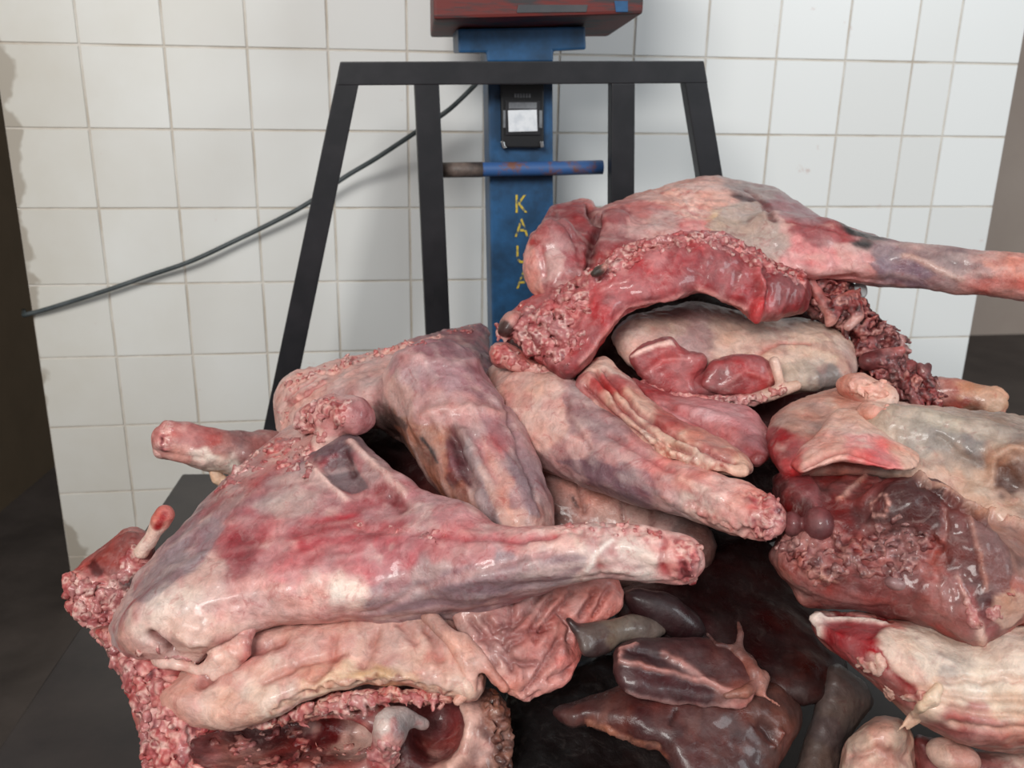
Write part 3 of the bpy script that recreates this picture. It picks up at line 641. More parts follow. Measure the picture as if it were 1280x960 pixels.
s.push([(545,830),(560,850),(555,866)],0.009,0.006,(226,186,174),0.6); s.push([(250,850),(300,815),(350,795)],0.012,-0.008,(150,86,80),0.6); s.push([(425,852),(470,846),(520,850)],0.008,0.005,(212,176,140),0.6)
for q in ((447,852),(458,850),(470,846),(480,851),(498,845)): s.push([q],0.004,-0.003,(150,90,60),0.8)
s.rag([(340,893),(390,868),(440,858),(503,857),(560,868)],0.008,0.004,[(196,140,120),(226,190,172),(170,90,84)]); s.disp((0.004,16),(0.002,45),(0.001,100)); fatp = s.emit('fat_cover', M['fat'], t)
s = Surf([pil([(108,786),(140,778),(200,800),(260,840),(330,870),(400,855),(500,850),(600,855),(632,880),(642,920),(636,970),(640,1005),(190,1005),(181,965),(169,900),(157,852),(138,820)],[(130,800,1.08),(180,860,1.03),(600,870,1.01),(400,900,1.03),(200,1000,1.0),(620,1000,0.98)],0.05,0.04,60),
  ell(330,925,0.995,100,26,0.05,3,True), ell(545,908,0.975,36,40,0.05,0,True), ell(430,925,0.99,45,25,0.04,0,True)],0.0027,0.014,2)
s.seeds([(140,810,(214,150,142)),(165,840,(196,110,106)),(190,840,(186,90,90)),(185,870,(206,140,132)),(200,900,(190,96,94)),(220,930,(206,130,122)),(240,900,(170,90,96)),(250,940,(200,110,104)),(280,910,(150,50,52)),(330,920,(92,34,34)),(300,945,(176,110,98)),(350,945,(130,52,48)),(390,920,(120,34,36)),(420,900,(170,60,58)),(440,930,(190,150,140)),(400,950,(170,90,82)),(540,900,(136,70,72)),(545,930,(150,80,76)),(520,930,(100,44,44)),(585,900,(216,170,158)),(600,930,(206,150,136)),(570,945,(190,140,130)),(620,900,(126,72,56)),(632,940,(110,56,44)),(300,885,(196,110,100)),(230,1000,(180,90,90)),(500,1000,(190,110,104))])
s.mottle((80,26,30),0.5,40,0.1); s.mottle((226,180,170),0.5,50,0.2)
s.rag([(140,810),(165,850),(180,900),(190,960)],0.022,0.006,RAGC,95); s.rag([(190,860),(215,930),(235,960)],0.035,0.006,RAGC,85); s.rag([(340,905),(400,890),(470,880)],0.012,0.006,[(150,40,44),(214,150,136),(190,60,60),(228,190,176)]); s.push([(578,880),(588,905),(580,940),(560,965)],0.009,0.006,(220,176,164),0.8); s.rag([(620,880),(635,910),(628,960)],0.018,0.008,[(90,44,34),(150,96,70),(190,130,110),(80,34,30)],90); s.disp((0.003,30),(0.0015,80)); s.emit('muscle', M['flesh'], t)
frag(s,'torn_scraps',t,[[(118,790),(140,815),(158,850),(170,900),(184,960)],[(150,830),(175,870),(195,930),(200,960)],[(190,850),(215,890),(235,950)]],330,0.0046,6,FW,14)
frag(s,'cavity_scraps',t,[[(250,905),(300,925),(380,915)],[(380,945),(430,935),(460,955)],[(300,950),(360,955)]],90,0.005,8,[(120,40,42),(170,70,70),(206,140,128),(90,30,32)],15,el=2.6); frag(s,'dried_edge',t,[[(622,870),(638,900),(632,955)]],110,0.005,6,[(96,50,38),(150,96,72),(120,66,50),(70,32,28)],16)
s = Surf([ell(488,910,0.945,21,26,0.022,10),cap([(484,925,0.95,16),(479,948,0.965,20),(476,966,0.985,20)]),cap([(505,895,0.955,10),(530,905,0.97,8)])],0.002,0.012,1)
s.seeds([(490,900,(206,188,184)),(480,910,(214,190,184)),(502,908,(160,148,150)),(485,935,(220,150,140)),(475,955,(190,70,70)),(490,960,(226,190,180))],warp=0.006); s.mottle((180,60,60),0.5,70,0.2); s.disp((0.0012,90)); s.emit('joint_ball', M['bone'], t); frag(s,'joint_scraps',t,[[(470,935),(480,955),(500,945)]],40,0.005,6,FW,17)
s = Surf([cap([(300,908,0.985,6),(350,900,0.98,7),(420,880,0.968,9),(480,871,0.962,9),(560,872,0.965,7)]),cap([(380,886,0.975,5),(440,872,0.962,6),(500,866,0.958,5)])],0.002,0.008,1)
s.seeds([(310,905,(196,120,110)),(350,897,(206,140,128)),(380,890,(150,60,58)),(410,880,(214,160,146)),(440,873,(222,180,164)),(460,878,(170,60,60)),(500,870,(214,160,146)),(540,870,(206,140,128))],warp=0.01); s.rag([(310,905),(400,882),(480,870),(550,870)],0.02,0.004,[(150,44,48),(222,176,160),(190,80,78),(228,190,176)],120); s.emit('membrane_rim', M['flesh'], t)
frag(s,'torn_scraps',t,[[(330,903),(420,882),(480,872),(555,872)]],90,0.004,4,FW,18,el=2.6)

# --- wrinkled flank sheet hanging in the middle
t = thing('meat_sheet', 'wrinkled salmon pink flank sheet hanging below the front shank', 'meat', 660, 890, 1.02)
s = Surf([pil([(545,735),(565,775),(592,822),(612,850),(630,867),(652,881),(675,869),(709,857),(722,836),(729,816),(724,800),(732,788),(752,782),(774,770),(784,750),(770,722),(720,712),(640,715)],[(560,760,1.0),(620,850,0.965),(660,880,0.96),(720,830,0.99),(770,750,1.03),(650,720,1.02),(660,800,0.985)],0.012,0.02,22)],0.0024,0.01,2)
s.seeds([(600,790,(190,132,126)),(640,770,(186,126,122)),(680,760,(200,138,130)),(720,745,(212,140,130)),(760,745,(218,140,128)),(640,820,(196,138,132)),(680,810,(198,130,124)),(715,830,(220,126,116)),(660,860,(210,144,134)),(690,850,(218,140,128)),(620,840,(206,156,146)),(700,790,(204,128,120)),(580,780,(186,138,130))])
s.mottle((214,150,140),0.5,40,0.1); s.mottle((170,100,98),0.4,30,0.15)
for q in ([(605,770),(630,800),(640,835)],[(640,755),(645,780),(630,800)],[(690,745),(665,790),(635,812)],[(715,740),(690,770),(670,800)],[(745,740),(725,770)],[(700,800),(675,840),(655,870)],[(600,800),(640,795),(690,782)],[(718,835),(690,850)],[(760,735),(745,770)],[(675,745),(650,775),(618,790)],[(620,815),(650,830),(670,828)],[(700,765),(715,780),(712,800)],[(590,775),(612,800),(618,830)]): s.push(q,0.0045,-0.007,(140,76,74),0.6)
for q in ([(615,775),(645,815),(650,850)],[(700,750),(675,795)],[(730,748),(712,772)],[(660,770),(655,790)],[(705,815),(690,838)]): s.push(q,0.009,0.005)
s.rag([(630,868),(652,881),(676,869)],0.008,0.003,[(190,110,100),(222,160,148)]); s.disp((0.005,22),(0.0022,60),(0.0012,130)); s.emit('flesh_sheet', M['flesh'], t)
s = Surf([cap([(536,770,0.985,9),(566,800,0.965,10),(585,830,0.955,11),(588,862,0.95,9),(572,876,0.948,7)]),cap([(580,800,0.97,8),(612,838,0.955,8),(630,860,0.952,6)])],0.0022,0.012,1)
s.seeds([(540,775,(190,146,136)),(575,815,(218,172,160)),(588,850,(226,182,170)),(615,840,(206,150,140))]); s.disp((0.002,50)); s.emit('fat_fold', M['fat'], t)

# --- second leg behind, coming down from the upper left
t = thing('meat_haunch', 'mottled mauve and tan leg slanting down behind the front leg', 'meat', 520, 700, 1.3)
s = Surf([
  pil([(342,520),(346,483),(360,469),(404,457),(438,447),(472,435),(509,425),(553,413),(595,404),(614,410),(612,440),(622,467),(634,497),(640,525),(620,580),(560,600),(520,552),(491,540),(467,530),(430,555),(380,560),(345,550)],[(350,500,1.34),(600,410,1.48),(450,480,1.30),(600,520,1.24),(500,540,1.24),(400,540,1.30)],0.09,0.08,80),
  cap([(545,490,1.22,66),(575,540,1.18,66),(610,595,1.14,62),(640,655,1.10,56)]), cap([(625,560,1.17,34),(655,640,1.12,30)])],0.0028,0.03,2)
s.seeds([(360,490,(226,176,168)),(390,480,(222,172,164)),(430,465,(218,168,162)),(480,445,(212,164,160)),(430,500,(196,150,150)),(470,480,(214,172,170)),(510,440,(186,138,144)),(550,430,(168,118,128)),(590,430,(160,108,118)),(520,470,(190,152,158)),(560,470,(182,136,144)),(600,480,(176,130,138)),(500,500,(206,160,154)),(540,500,(188,140,140)),(580,510,(200,146,146)),(620,520,(180,132,138)),
  (480,525,(120,92,88)),(500,540,(188,132,108)),(520,545,(176,120,98)),(525,560,(86,78,80)),(540,555,(186,128,106)),(545,590,(192,128,104)),(535,600,(132,80,70)),(565,550,(130,66,72)),(572,575,(120,66,76)),(585,580,(150,130,142)),(580,560,(168,146,152)),(600,560,(196,110,114)),(610,590,(204,162,154)),(600,620,(196,154,146)),(630,600,(206,150,140)),(650,590,(160,128,136)),(660,620,(172,134,138)),(640,640,(210,160,146)),(575,620,(156,98,82)),(600,640,(190,136,122)),(560,610,(110,62,58)),(670,640,(180,120,112))],power=8,warp=0.010)
s.mottle((230,196,188),0.35,40,0.2); s.mottle((150,90,96),0.35,30,0.2)
s.patch([(512,545),(528,546),(542,562),(546,580),(534,584),(518,566)],(66,64,68),0.95); s.patch([(470,522),(486,518),(505,530),(500,545),(480,542)],(104,80,76),0.8); s.patch([(540,600),(560,610),(585,640),(600,660),(580,660),(550,630)],(120,66,62),0.8); s.patch([(556,540),(566,545),(580,580),(592,612),(578,606),(562,570)],(100,46,54),0.95,-0.006); s.patch([(580,548),(596,575),(612,620),(628,655),(606,655),(590,612)],(146,128,136),0.85,0.003); s.patch([(505,432),(560,420),(604,440),(600,465),(540,455)],(150,102,112),0.75,0.003); s.patch([(628,560),(648,575),(668,610),(676,645),(660,645),(644,600)],(146,116,126),0.75,0.003); s.patch([(600,540),(612,560),(640,630),(628,640),(606,580)],(206,150,140),0.7); s.patch([(488,535),(520,540),(555,600),(590,655),(560,640),(525,590)],(180,116,90),0.75)
s.push([(358,504),(380,490),(402,474)],0.004,-0.004,(176,80,82),0.8); s.push([(350,495),(390,468)],0.004,-0.003,(196,110,108),0.7)
s.push([(560,540),(572,570),(590,605)],0.010,-0.008,(116,62,70),0.6); s.push([(580,540),(600,575),(625,640)],0.009,0.005,(196,166,162),0.5); s.push([(480,440),(540,450),(600,450)],0.008,0.003,(206,160,162),0.5); s.push([(640,515),(600,508),(560,508),(530,520)],0.010,0.005,(210,156,150),0.6); s.push([(628,470),(636,510),(655,560),(672,620)],0.006,-0.004,(140,96,104),0.6); s.push([(595,545),(620,600)],0.006,-0.004,(170,100,104),0.5)
s.fibre(-62,110,0.0016,(212,180,178),0.35); s.rag([(350,480),(405,458),(470,436),(550,415)],0.012,0.005,[(206,120,118),(232,190,180),(214,150,142)]); s.rag([(355,500),(400,470)],0.01,0.004,[(176,90,90),(226,180,172)]); s.disp((0.006,12),(0.003,32),(0.0015,80)); s.emit('muscle', M['flesh'], t); frag(s,'torn_scraps',t,[[(350,485),(405,458),(470,436),(550,414),(600,405)],[(345,510),(360,530)]],110,0.0035,4,FW,23,el=2.4)

# --- leg stub pointing out to the left
t = thing('meat_shank', 'short pink shank stub poking out left above the tiles', 'meat', 270, 600, 1.3)
s = Surf([cap([(214,551,1.25,23),(250,559,1.26,26),(300,568,1.28,29),(370,572,1.32,34)]),ell(222,546,1.25,22,20,0.02)],0.0024,0.012,2)
s.seeds([(205,555,(206,118,110)),(215,535,(196,100,94)),(235,540,(198,108,102)),(255,548,(190,96,92)),(225,565,(222,160,150)),(250,572,(236,214,206)),(275,580,(238,222,214)),(285,560,(186,130,126)),(300,550,(150,98,98)),(320,560,(170,110,108))],warp=0.008); s.mottle((226,180,170),0.4,60,0.2); s.fibre(-8,150,0.0014,(160,60,60),0.3); s.disp((0.003,40),(0.0012,100)); s.rag([(208,530),(200,560)],0.012,0.003,RAGC); mu=s.emit('muscle', M['flesh'], t)
s = Surf([cap([(203,545,1.25,13),(203,562,1.25,12)])],0.002,0.006,1); s.seeds([(200,545,(210,120,112)),(200,562,(224,160,150))]); s.disp((0.001,120)); s.emit('bone_end', M['bone'], t)
s = Surf([cap([(268,585,1.27,8),(272,598,1.27,8),(285,605,1.27,7)])],0.002,0.004,1); s.seeds([(270,595,(226,196,176))]); s.emit('fat_lump', M['fat'], t)

# --- third leg slanting to the middle right
t = thing('meat_haunch', 'smooth pale leg slanting down to the centre with a torn red end', 'meat', 780, 690, 1.2)
s = Surf([cap([(640,480,1.30,34),(664,512,1.24,53),(705,545,1.19,50),(745,568,1.15,46),(790,590,1.11,38),(835,606,1.08,33),(880,620,1.05,34),(925,636,1.02,35),(952,646,1.005,31)]),cap([(690,500,1.21,36),(740,540,1.17,34),(800,575,1.12,22)])],0.0026,0.02,2)
s.seeds([(640,490,(210,160,150)),(660,490,(222,180,168)),(690,485,(206,168,160)),(655,530,(220,176,164)),(680,540,(218,172,162)),(720,490,(172,136,138)),(725,515,(168,130,134)),(755,535,(176,134,138)),(700,520,(220,176,168)),(720,560,(208,166,164)),(700,575,(176,130,132)),(740,590,(140,104,114)),(770,600,(136,102,112)),(760,565,(196,150,150)),(800,605,(150,116,126)),(790,565,(206,138,138)),(820,580,(214,144,142)),(830,610,(204,160,160)),(850,595,(224,164,158)),(870,630,(232,200,192)),(880,605,(228,168,160)),(910,620,(226,170,162)),(930,610,(224,160,150)),(920,650,(226,176,168)),(950,640,(206,110,104))],warp=0.010)
s.mottle((232,190,182),0.4,36,0.15); s.mottle((190,110,112),0.35,44,0.2)
s.patch([(690,578),(735,600),(790,618),(832,618),(815,600),(770,584),(725,572)],(132,98,110),0.9); s.patch([(712,482),(738,512),(775,535),(790,556),(750,548),(722,528),(708,505)],(162,126,130),0.7); s.push([(708,495),(712,525),(735,560)],0.005,-0.003,(150,100,104),0.6); s.push([(760,540),(800,560),(840,590)],0.006,-0.003,(170,90,92),0.5); s.push([(720,600),(780,615),(830,618)],0.014,0.003); s.push([(850,600),(900,622)],0.006,0.003,(232,190,180),0.7)
s.fibre(-24,130,0.0012,(226,196,192),0.3); s.fibre(-24,150,0.0016,(206,110,106),0.35,[(850,605),(950,645)],0.06); s.disp((0.004,16),(0.0018,45),(0.001,110)); s.rag([(955,620),(965,645),(945,668)],0.022,0.006,RAGC); s.rag([(860,640),(900,658),(930,668)],0.012,0.004,[(206,130,126),(232,196,188)]); s.emit('muscle', M['flesh'], t)
s = Surf([cap([(960,635,1.0,16),(958,658,1.0,15)])],0.002,0.005,1)
s.seeds([(965,630,(190,80,76)),(970,650,(150,48,48)),(950,668,(214,150,140)),(960,640,(226,170,158))],warp=0.006); s.mottle((230,190,180),0.7,80,0.1); s.rag([(960,625),(965,660)],0.03,0.004,RAGC,150); bo=s.emit('bone_end', M['bone'], t); frag(s,'bone_splinters',t,[[(955,620),(972,642),(966,662),(945,672)]],70,0.0042,5,FW,19,mat='bone',parent=bo)

# --- flank lying behind the front shank
t = thing('meat_sheet', 'smooth beige pink flank seen in the gap above the front shank', 'meat', 760, 720, 1.2)
s = Surf([pil([(640,560),(690,575),(740,600),(800,612),(850,630),(885,655),(900,690),(880,730),(760,740),(640,730),(600,680)],[(650,580,1.24),(880,660,1.17),(760,730,1.18),(620,700,1.2)],0.03,0.05,50)],0.003,0.01,2)
s.seeds([(680,600,(196,146,138)),(700,630,(200,150,142)),(740,625,(204,152,142)),(760,650,(196,150,140)),(800,640,(186,146,138)),(830,650,(170,130,124)),(860,660,(130,96,92)),(720,650,(190,140,132))]); s.mottle((214,166,156),0.4,30,0.1)
for q in ([(722,600),(732,640)],[(775,615),(778,650)],[(815,625),(812,655)]): s.push(q,0.004,-0.004,(130,84,80),0.5)
s.push([(716,622),(722,632)],0.003,-0.001,(70,40,40),0.8); s.disp((0.004,20),(0.0015,70)); s.emit('flesh_sheet', M['flesh'], t)

# --- dark filler added to make the gaps inside the pile read as shade
t = thing('meat_filler', 'dark red filler added to darken the gap between the two left legs', 'meat', 500, 700, 1.32)
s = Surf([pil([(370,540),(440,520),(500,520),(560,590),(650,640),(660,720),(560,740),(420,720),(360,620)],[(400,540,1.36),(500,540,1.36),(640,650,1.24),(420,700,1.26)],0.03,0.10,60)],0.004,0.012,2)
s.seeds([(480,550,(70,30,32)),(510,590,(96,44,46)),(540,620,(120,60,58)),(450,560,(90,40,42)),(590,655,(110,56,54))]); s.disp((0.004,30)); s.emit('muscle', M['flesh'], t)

# --- hindquarter on top of the pile
t = thing('meat_haunch', 'big hindquarter on top of the pile, its shank reaching right out of view', 'meat', 880, 480, 1.35)
s = Surf([
  pil([(655,322),(662,300),(682,272),(692,256),(712,252),(738,247),(746,262),(764,256),(788,241),(841,227),(892,219),(916,223),(944,232),(975,238),(1005,254),(1037,276),(1072,291),(1120,300),(1120,352),(1060,348),(1010,350),(960,350),(900,330),(840,330),(790,335),(750,350),(715,372),(680,378),(664,352)],[(660,320,1.32),(740,250,1.42),(890,222,1.48),(1000,260,1.42),(1110,325,1.32),(800,330,1.30),(980,345,1.31),(690,370,1.28)],0.08,0.08,75),
  cap([(960,300,1.33,38),(1020,312,1.32,38),(1070,322,1.31,33),(1120,329,1.29,29),(1180,336,1.27,28),(1235,341,1.25,29),(1290,347,1.24,32),(1370,352,1.22,34)]),
  ell(690,320,1.28,34,52,0.03,-12), ell(768,295,1.32,30,36,0.03)],0.0027,0.018,2)
s.seeds([(658,325,(222,150,142)),(662,350,(226,152,140)),(675,300,(176,84,86)),(692,325,(206,160,158)),(688,345,(196,120,122)),(700,290,(170,86,90)),(720,275,(160,72,78)),(715,310,(172,86,92)),(730,330,(176,84,90)),(740,300,(120,48,54)),(700,360,(178,80,84)),(760,280,(162,74,80)),(770,305,(158,66,72)),(755,320,(176,90,92)),(800,255,(196,120,118)),(795,280,(200,146,144)),(830,245,(216,160,150)),(830,275,(204,160,156)),(870,235,(220,172,162)),(870,260,(218,162,152)),(900,245,(226,176,164)),(860,285,(206,110,112)),(905,268,(218,184,152)),(930,260,(196,172,164)),(935,285,(188,166,160)),(950,240,(170,152,152)),(965,300,(190,164,158)),(945,245,(90,50,54)),(962,255,(140,56,62)),(985,252,(166,124,132)),(1010,268,(160,96,102)),(980,275,(206,160,156)),(1010,285,(164,74,80)),(1050,295,(176,96,98)),(1000,315,(216,134,136)),(1030,330,(222,146,146)),(1060,315,(214,164,162)),(1080,335,(212,150,150)),(1070,294,(70,66,68)),(1110,330,(160,134,142)),(1140,340,(146,122,136)),(1150,315,(170,140,140)),(1180,345,(176,136,140)),(1190,325,(150,122,126)),(1220,335,(178,140,140)),(1240,325,(206,150,140)),(1250,355,(206,140,132)),(1275,330,(214,150,138)),(1275,365,(216,116,108)),(1330,350,(210,120,112)),(1210,358,(196,130,126))],power=8,warp=0.009)
s.mottle((232,196,188),0.35,46,0.2); s.mottle((150,60,70),0.3,40,0.22)
s.patch([(676,318),(694,308),(708,320),(700,345),(686,352),(678,338)],(204,160,158),0.85); s.patch([(700,262),(738,250),(740,300),(728,330),(708,300),(694,280)],(160,76,80),0.8); s.patch([(744,264),(775,254),(790,262),(780,300),(750,318),(742,296)],(160,74,78),0.8); s.patch([(880,280),(905,256),(950,244),(966,262),(975,285),(968,302),(925,300)],(190,168,160),0.85); s.patch([(962,244),(1000,254),(1030,276),(1000,280),(975,266)],(168,126,132),0.8); s.patch([(990,272),(1035,280),(1080,296),(1060,302),(1010,288)],(166,78,82),0.85); s.patch([(1086,330),(1110,318),(1150,326),(1170,344),(1150,354),(1100,346)],(144,122,136),0.75); s.patch([(1140,312),(1200,318),(1230,330),(1200,346),(1160,330)],(152,126,128),0.7); s.patch([(1200,352),(1250,345),(1280,350),(1280,376),(1220,366)],(206,130,124),0.6); s.patch([(656,330),(664,310),(672,340),(672,362),(662,350)],(228,152,142),0.8)
s.push([(740,250),(742,290),(738,335)],0.008,-0.016,(90,30,36),0.7); s.push([(690,262),(720,290),(728,330)],0.006,-0.004,(140,54,60),0.5); s.push([(675,310),(680,345)],0.006,-0.003,(190,80,82),0.5)
s.push([(935,232),(955,250),(968,272)],0.006,-0.005,(110,40,46),0.7); s.push([(985,270),(1030,284),(1072,296)],0.006,-0.003,(160,66,72),0.6); s.push([(1130,318),(1165,332),(1200,350)],0.006,0.002,(212,176,166),0.7); s.push([(900,262),(935,250)],0.012,0.003)
s.paint([(800,235),(850,250),(895,240)],0.03,(222,166,154),0.4); s.fibre(-12,120,0.0012,(222,190,186),0.3); s.disp((0.005,14),(0.003,36),(0.0014,90)); s.rag([(840,236),(880,245),(860,262)],0.03,0.003,[(214,146,138),(230,184,172),(206,130,124)],70); mu=s.emit('muscle', M['flesh'], t)
arch=[(622,405),(640,388),(655,372),(696,362),(737,332),(792,303),(861,290),(902,290),(930,305),(964,326),(1008,344),(1014,368),(1007,392),(978,398),(940,402),(928,388),(902,377),(876,364),(854,373),(813,379),(782,391),(763,413),(748,436),(731,462),(708,480),(692,470),(669,447),(645,426),(625,424)]
s = Surf([pil(arch,[(630,410,1.27),(710,470,1.20),(720,380,1.24),(860,330,1.24),(1000,370,1.26)],0.035,0.07,22),cap([(690,420,1.225,30),(735,385,1.225,26),(800,350,1.22,26),(870,332,1.22,28),(930,350,1.225,28),(985,370,1.235,22)],0.7)],0.0026,0.014,2)
s.seeds([(640,410,(200,110,106)),(660,420,(196,90,92)),(690,400,(190,80,84)),(680,440,(150,44,52)),(705,470,(130,36,44)),(720,440,(166,44,52)),(740,410,(176,52,58)),(745,380,(190,74,80)),(790,340,(190,84,90)),(800,360,(186,66,74)),(840,340,(176,62,72)),(850,320,(170,64,72)),(880,320,(160,58,66)),(860,355,(170,56,66)),(900,340,(172,66,74)),(930,350,(164,52,60)),(950,375,(190,60,66)),(975,360,(150,44,52)),(990,380,(140,46,50)),(770,330,(214,140,136)),(820,308,(212,130,130)),(870,298,(190,90,92)),(760,360,(196,84,88))])
s.mottle((130,34,44),0.4,40,0.12); s.mottle((212,110,112),0.35,60,0.2); s.fibre(70,140,0.0012,(206,110,112),0.35)
s.rag([(700,365),(740,335),(795,306),(860,294),(905,294),(960,326),(1005,344)],0.018,0.006,RAGC+[(232,190,184)]); s.rag([(640,410),(680,410),(700,430),(660,425)],0.03,0.007,RAGC,85); s.rag([(700,400),(720,380)],0.025,0.006,RAGC,85)
s.push([(730,455),(760,415),(785,390),(855,372)],0.005,0.003,(222,160,152),0.75); s.push([(872,364),(905,378),(930,390)],0.006,0.004,(226,186,176),0.8); s.push([(945,330),(955,365),(942,398)],0.008,0.012,(206,84,86),0.7); s.push([(962,345),(958,380)],0.006,-0.006,(130,36,42),0.7)
s.push([(750,362),(785,350)],0.004,0.002,(216,150,146),0.6); s.disp((0.004,22),(0.002,60),(0.001,120)); s.col=s.col*np.array([0.95,0.72,0.76]); cut=s.emit('cut_face', M['flesh'], t); cut['label']='deep red cut muscle arch with torn edges'
frag(s,'torn_scraps',t,[[(690,368),(737,336),(792,306),(861,293)],[(700,376),(745,345),(795,316)],[(861,293),(902,293),(960,324),(1003,343)]],420,0.0046,6,FW,41,parent=cut)
frag(s,'torn_scraps',t,[[(625,412),(650,390),(680,385)],[(640,420),(680,410),(700,395)],[(660,430),(690,440),(720,410)]],300,0.0055,9,FW,42,parent=cut)
s = Surf([pil([(620,418),(624,400),(640,388),(654,392),(650,410),(636,424)],1.235,0.02,0.02,12)],0.0022,0.006,1); s.seeds([(630,410,(90,58,56)),(640,395,(206,140,128)),(650,395,(200,120,112))],warp=0.004); s.disp((0.0015,90)); s.emit('gristle', M['flesh'], t, cut)
s = Surf([pil([(736,340),(752,328),(764,330),(752,344),(740,348)],1.19,0.008,0.02,8)],0.0022,0.006,1); s.seeds([(748,336,(74,66,62)),(758,332,(216,160,148))],warp=0.004); s.disp((0.0015,90)); s.emit('gristle', M['flesh'], t, cut)

# --- fatty muscle under the arch
t = thing('meat_cut', 'fat covered cut with two red muscle lobes under the red arch', 'meat', 920, 520, 1.28)
s = Surf([pil([(762,425),(770,408),(790,394),(820,384),(875,374),(910,388),(957,398),(1013,398),(1048,411),(1068,427),(1073,461),(1066,477),(1031,488),(983,494),(944,509),(892,500),(834,497),(803,475),(780,450)],[(770,420,1.29),(880,375,1.36),(1060,430,1.32),(900,490,1.26),(820,480,1.26),(1000,480,1.27)],0.045,0.07,36)],0.0025,0.015,2)
s.seeds([(785,415,(206,176,166)),(820,400,(196,168,158)),(870,388,(178,150,150)),(860,410,(186,152,152)),(900,405,(204,176,166)),(950,415,(214,186,174)),(1000,420,(210,182,168)),(1030,435,(216,190,176)),(1060,450,(196,160,152)),(980,440,(222,192,178)),(1040,470,(140,128,126)),(1000,470,(190,170,158)),(930,430,(216,184,172)),(960,490,(190,130,122)),(900,490,(150,66,70)),(800,430,(220,180,172))]); s.mottle((230,206,192),0.4,36,0.15); s.mottle((170,120,118),0.4,44,0.2); s.push([(945,440),(975,425),(1010,425)],0.005,-0.003,(190,110,104),0.5); s.disp((0.004,18),(0.002,50),(0.001,110)); s.emit('fat_cover', M['fat'], t)
s = Surf([pil([(782,446),(790,436),(806,428),(838,421),(852,436),(885,444),(880,462),(868,480),(880,496),(850,500),(832,496),(803,476)],1.238,0.016,0.03,12)],0.0024,0.01,2)
s.seeds([(800,440,(172,86,90)),(830,440,(180,96,98)),(825,460,(176,84,88)),(850,470,(184,90,92)),(820,478,(160,66,70)),(850,490,(150,60,64)),(865,455,(170,80,84))]); s.push([(806,466),(830,450),(860,446)],0.005,-0.004,(210,130,130),0.5); s.patch([(783,446),(792,436),(808,428),(838,421),(846,432),(820,436),(796,446)],(234,206,198),1.0,0.003); s.fibre(20,140,0.001,(200,120,120),0.3); s.disp((0.003,35),(0.0012,100)); s.col=s.col*np.array([1.0,0.86,0.86]); s.emit('muscle_lobe', M['flesh'], t)
s = Surf([pil([(872,478),(880,462),(892,448),(930,441),(960,450),(975,470),(968,486),(937,499),(895,497),(878,490)],1.238,0.018,0.03,14)],0.0024,0.01,2)
s.seeds([(890,465,(166,72,76)),(920,455,(174,80,84)),(950,460,(168,72,76)),(910,480,(150,58,62)),(945,480,(176,84,86)),(965,475,(190,120,114))]); s.push([(900,485),(930,465),(955,470)],0.004,0.002,(206,130,128),0.5); s.fibre(20,140,0.001,(196,110,112),0.3); s.disp((0.003,35),(0.0012,100)); s.col=s.col*np.array([1.0,0.86,0.86]); s.emit('muscle_lobe', M['flesh'], t)
s = Surf([cap([(805,482,1.235,8),(850,500,1.225,8),(900,502,1.22,7),(940,500,1.222,8),(965,492,1.22,9),(995,482,1.225,7)]),cap([(968,452,1.222,7),(974,475,1.22,6)])],0.0022,0.006,1); s.seeds([(820,490,(170,80,80)),(860,500,(196,120,116)),(900,502,(150,60,64)),(940,500,(206,160,150)),(965,492,(214,180,168)),(990,484,(220,186,172)),(971,462,(222,186,172))],warp=0.008); s.rag([(810,485),(860,500),(940,500)],0.014,0.004,RAGC,120); s.emit('torn_rim', M['flesh'], t); frag(s,'torn_scraps',t,[[(810,484),(860,500),(930,502)],[(940,500),(990,484)]],70,0.0038,4,FW,52)

# --- layered fat folds in the middle
t = thing('meat_strip', 'strip of layered pale fat and red lean between the two upper cuts', 'meat', 830, 610, 1.15)
s = Surf([pil([(714,478),(742,447),(762,448),(788,474),(822,508),(880,540),(910,552),(935,570),(942,586),(930,597),(890,590),(846,578),(818,570),(796,550),(768,530),(742,510),(724,497)],[(720,480,1.2),(760,450,1.22),(880,560,1.09),(940,590,1.06),(800,540,1.13)],0.03,0.05,24)],0.0024,0.01,2)
s.seeds([(725,480,(190,96,96)),(740,470,(214,150,142)),(755,455,(222,186,174)),(760,480,(186,84,84)),(775,500,(218,178,164)),(790,520,(222,184,170)),(770,515,(206,150,140)),(820,540,(220,182,166)),(840,560,(226,192,176)),(870,575,(222,188,172)),(900,570,(216,170,156)),(880,550,(206,146,136)),(920,585,(226,190,176)),(830,525,(190,110,106))],warp=0.008); s.mottle((170,60,62),0.5,50,0.2); 
for q in ([(742,458),(770,500),(815,545),(860,568)],[(755,455),(800,510),(860,552),(920,578)],[(728,480),(765,520),(812,560)]): s.push(q,0.0045,-0.007,(150,56,58),0.7)
for q in ([(735,465),(775,512),(825,555)],[(840,565),(880,580),(930,592)],[(850,555),(900,575)]): s.push(q,0.007,0.006)
s.rag([(800,545),(840,570),(900,588)],0.012,0.004,[(206,150,138),(232,202,188),(190,110,100)]); s.disp((0.003,40),(0.0018,90)); s.emit('fat_layers', M['fat'], t)
s = Surf([pil([(782,470),(810,482),(850,496),(900,500),(940,508),(965,540),(962,575),(945,586),(925,570),(890,552),(850,540),(815,512)],[(790,475,1.24),(950,520,1.16),(880,550,1.13)],0.03,0.04,28)],0.0026,0.01,2)
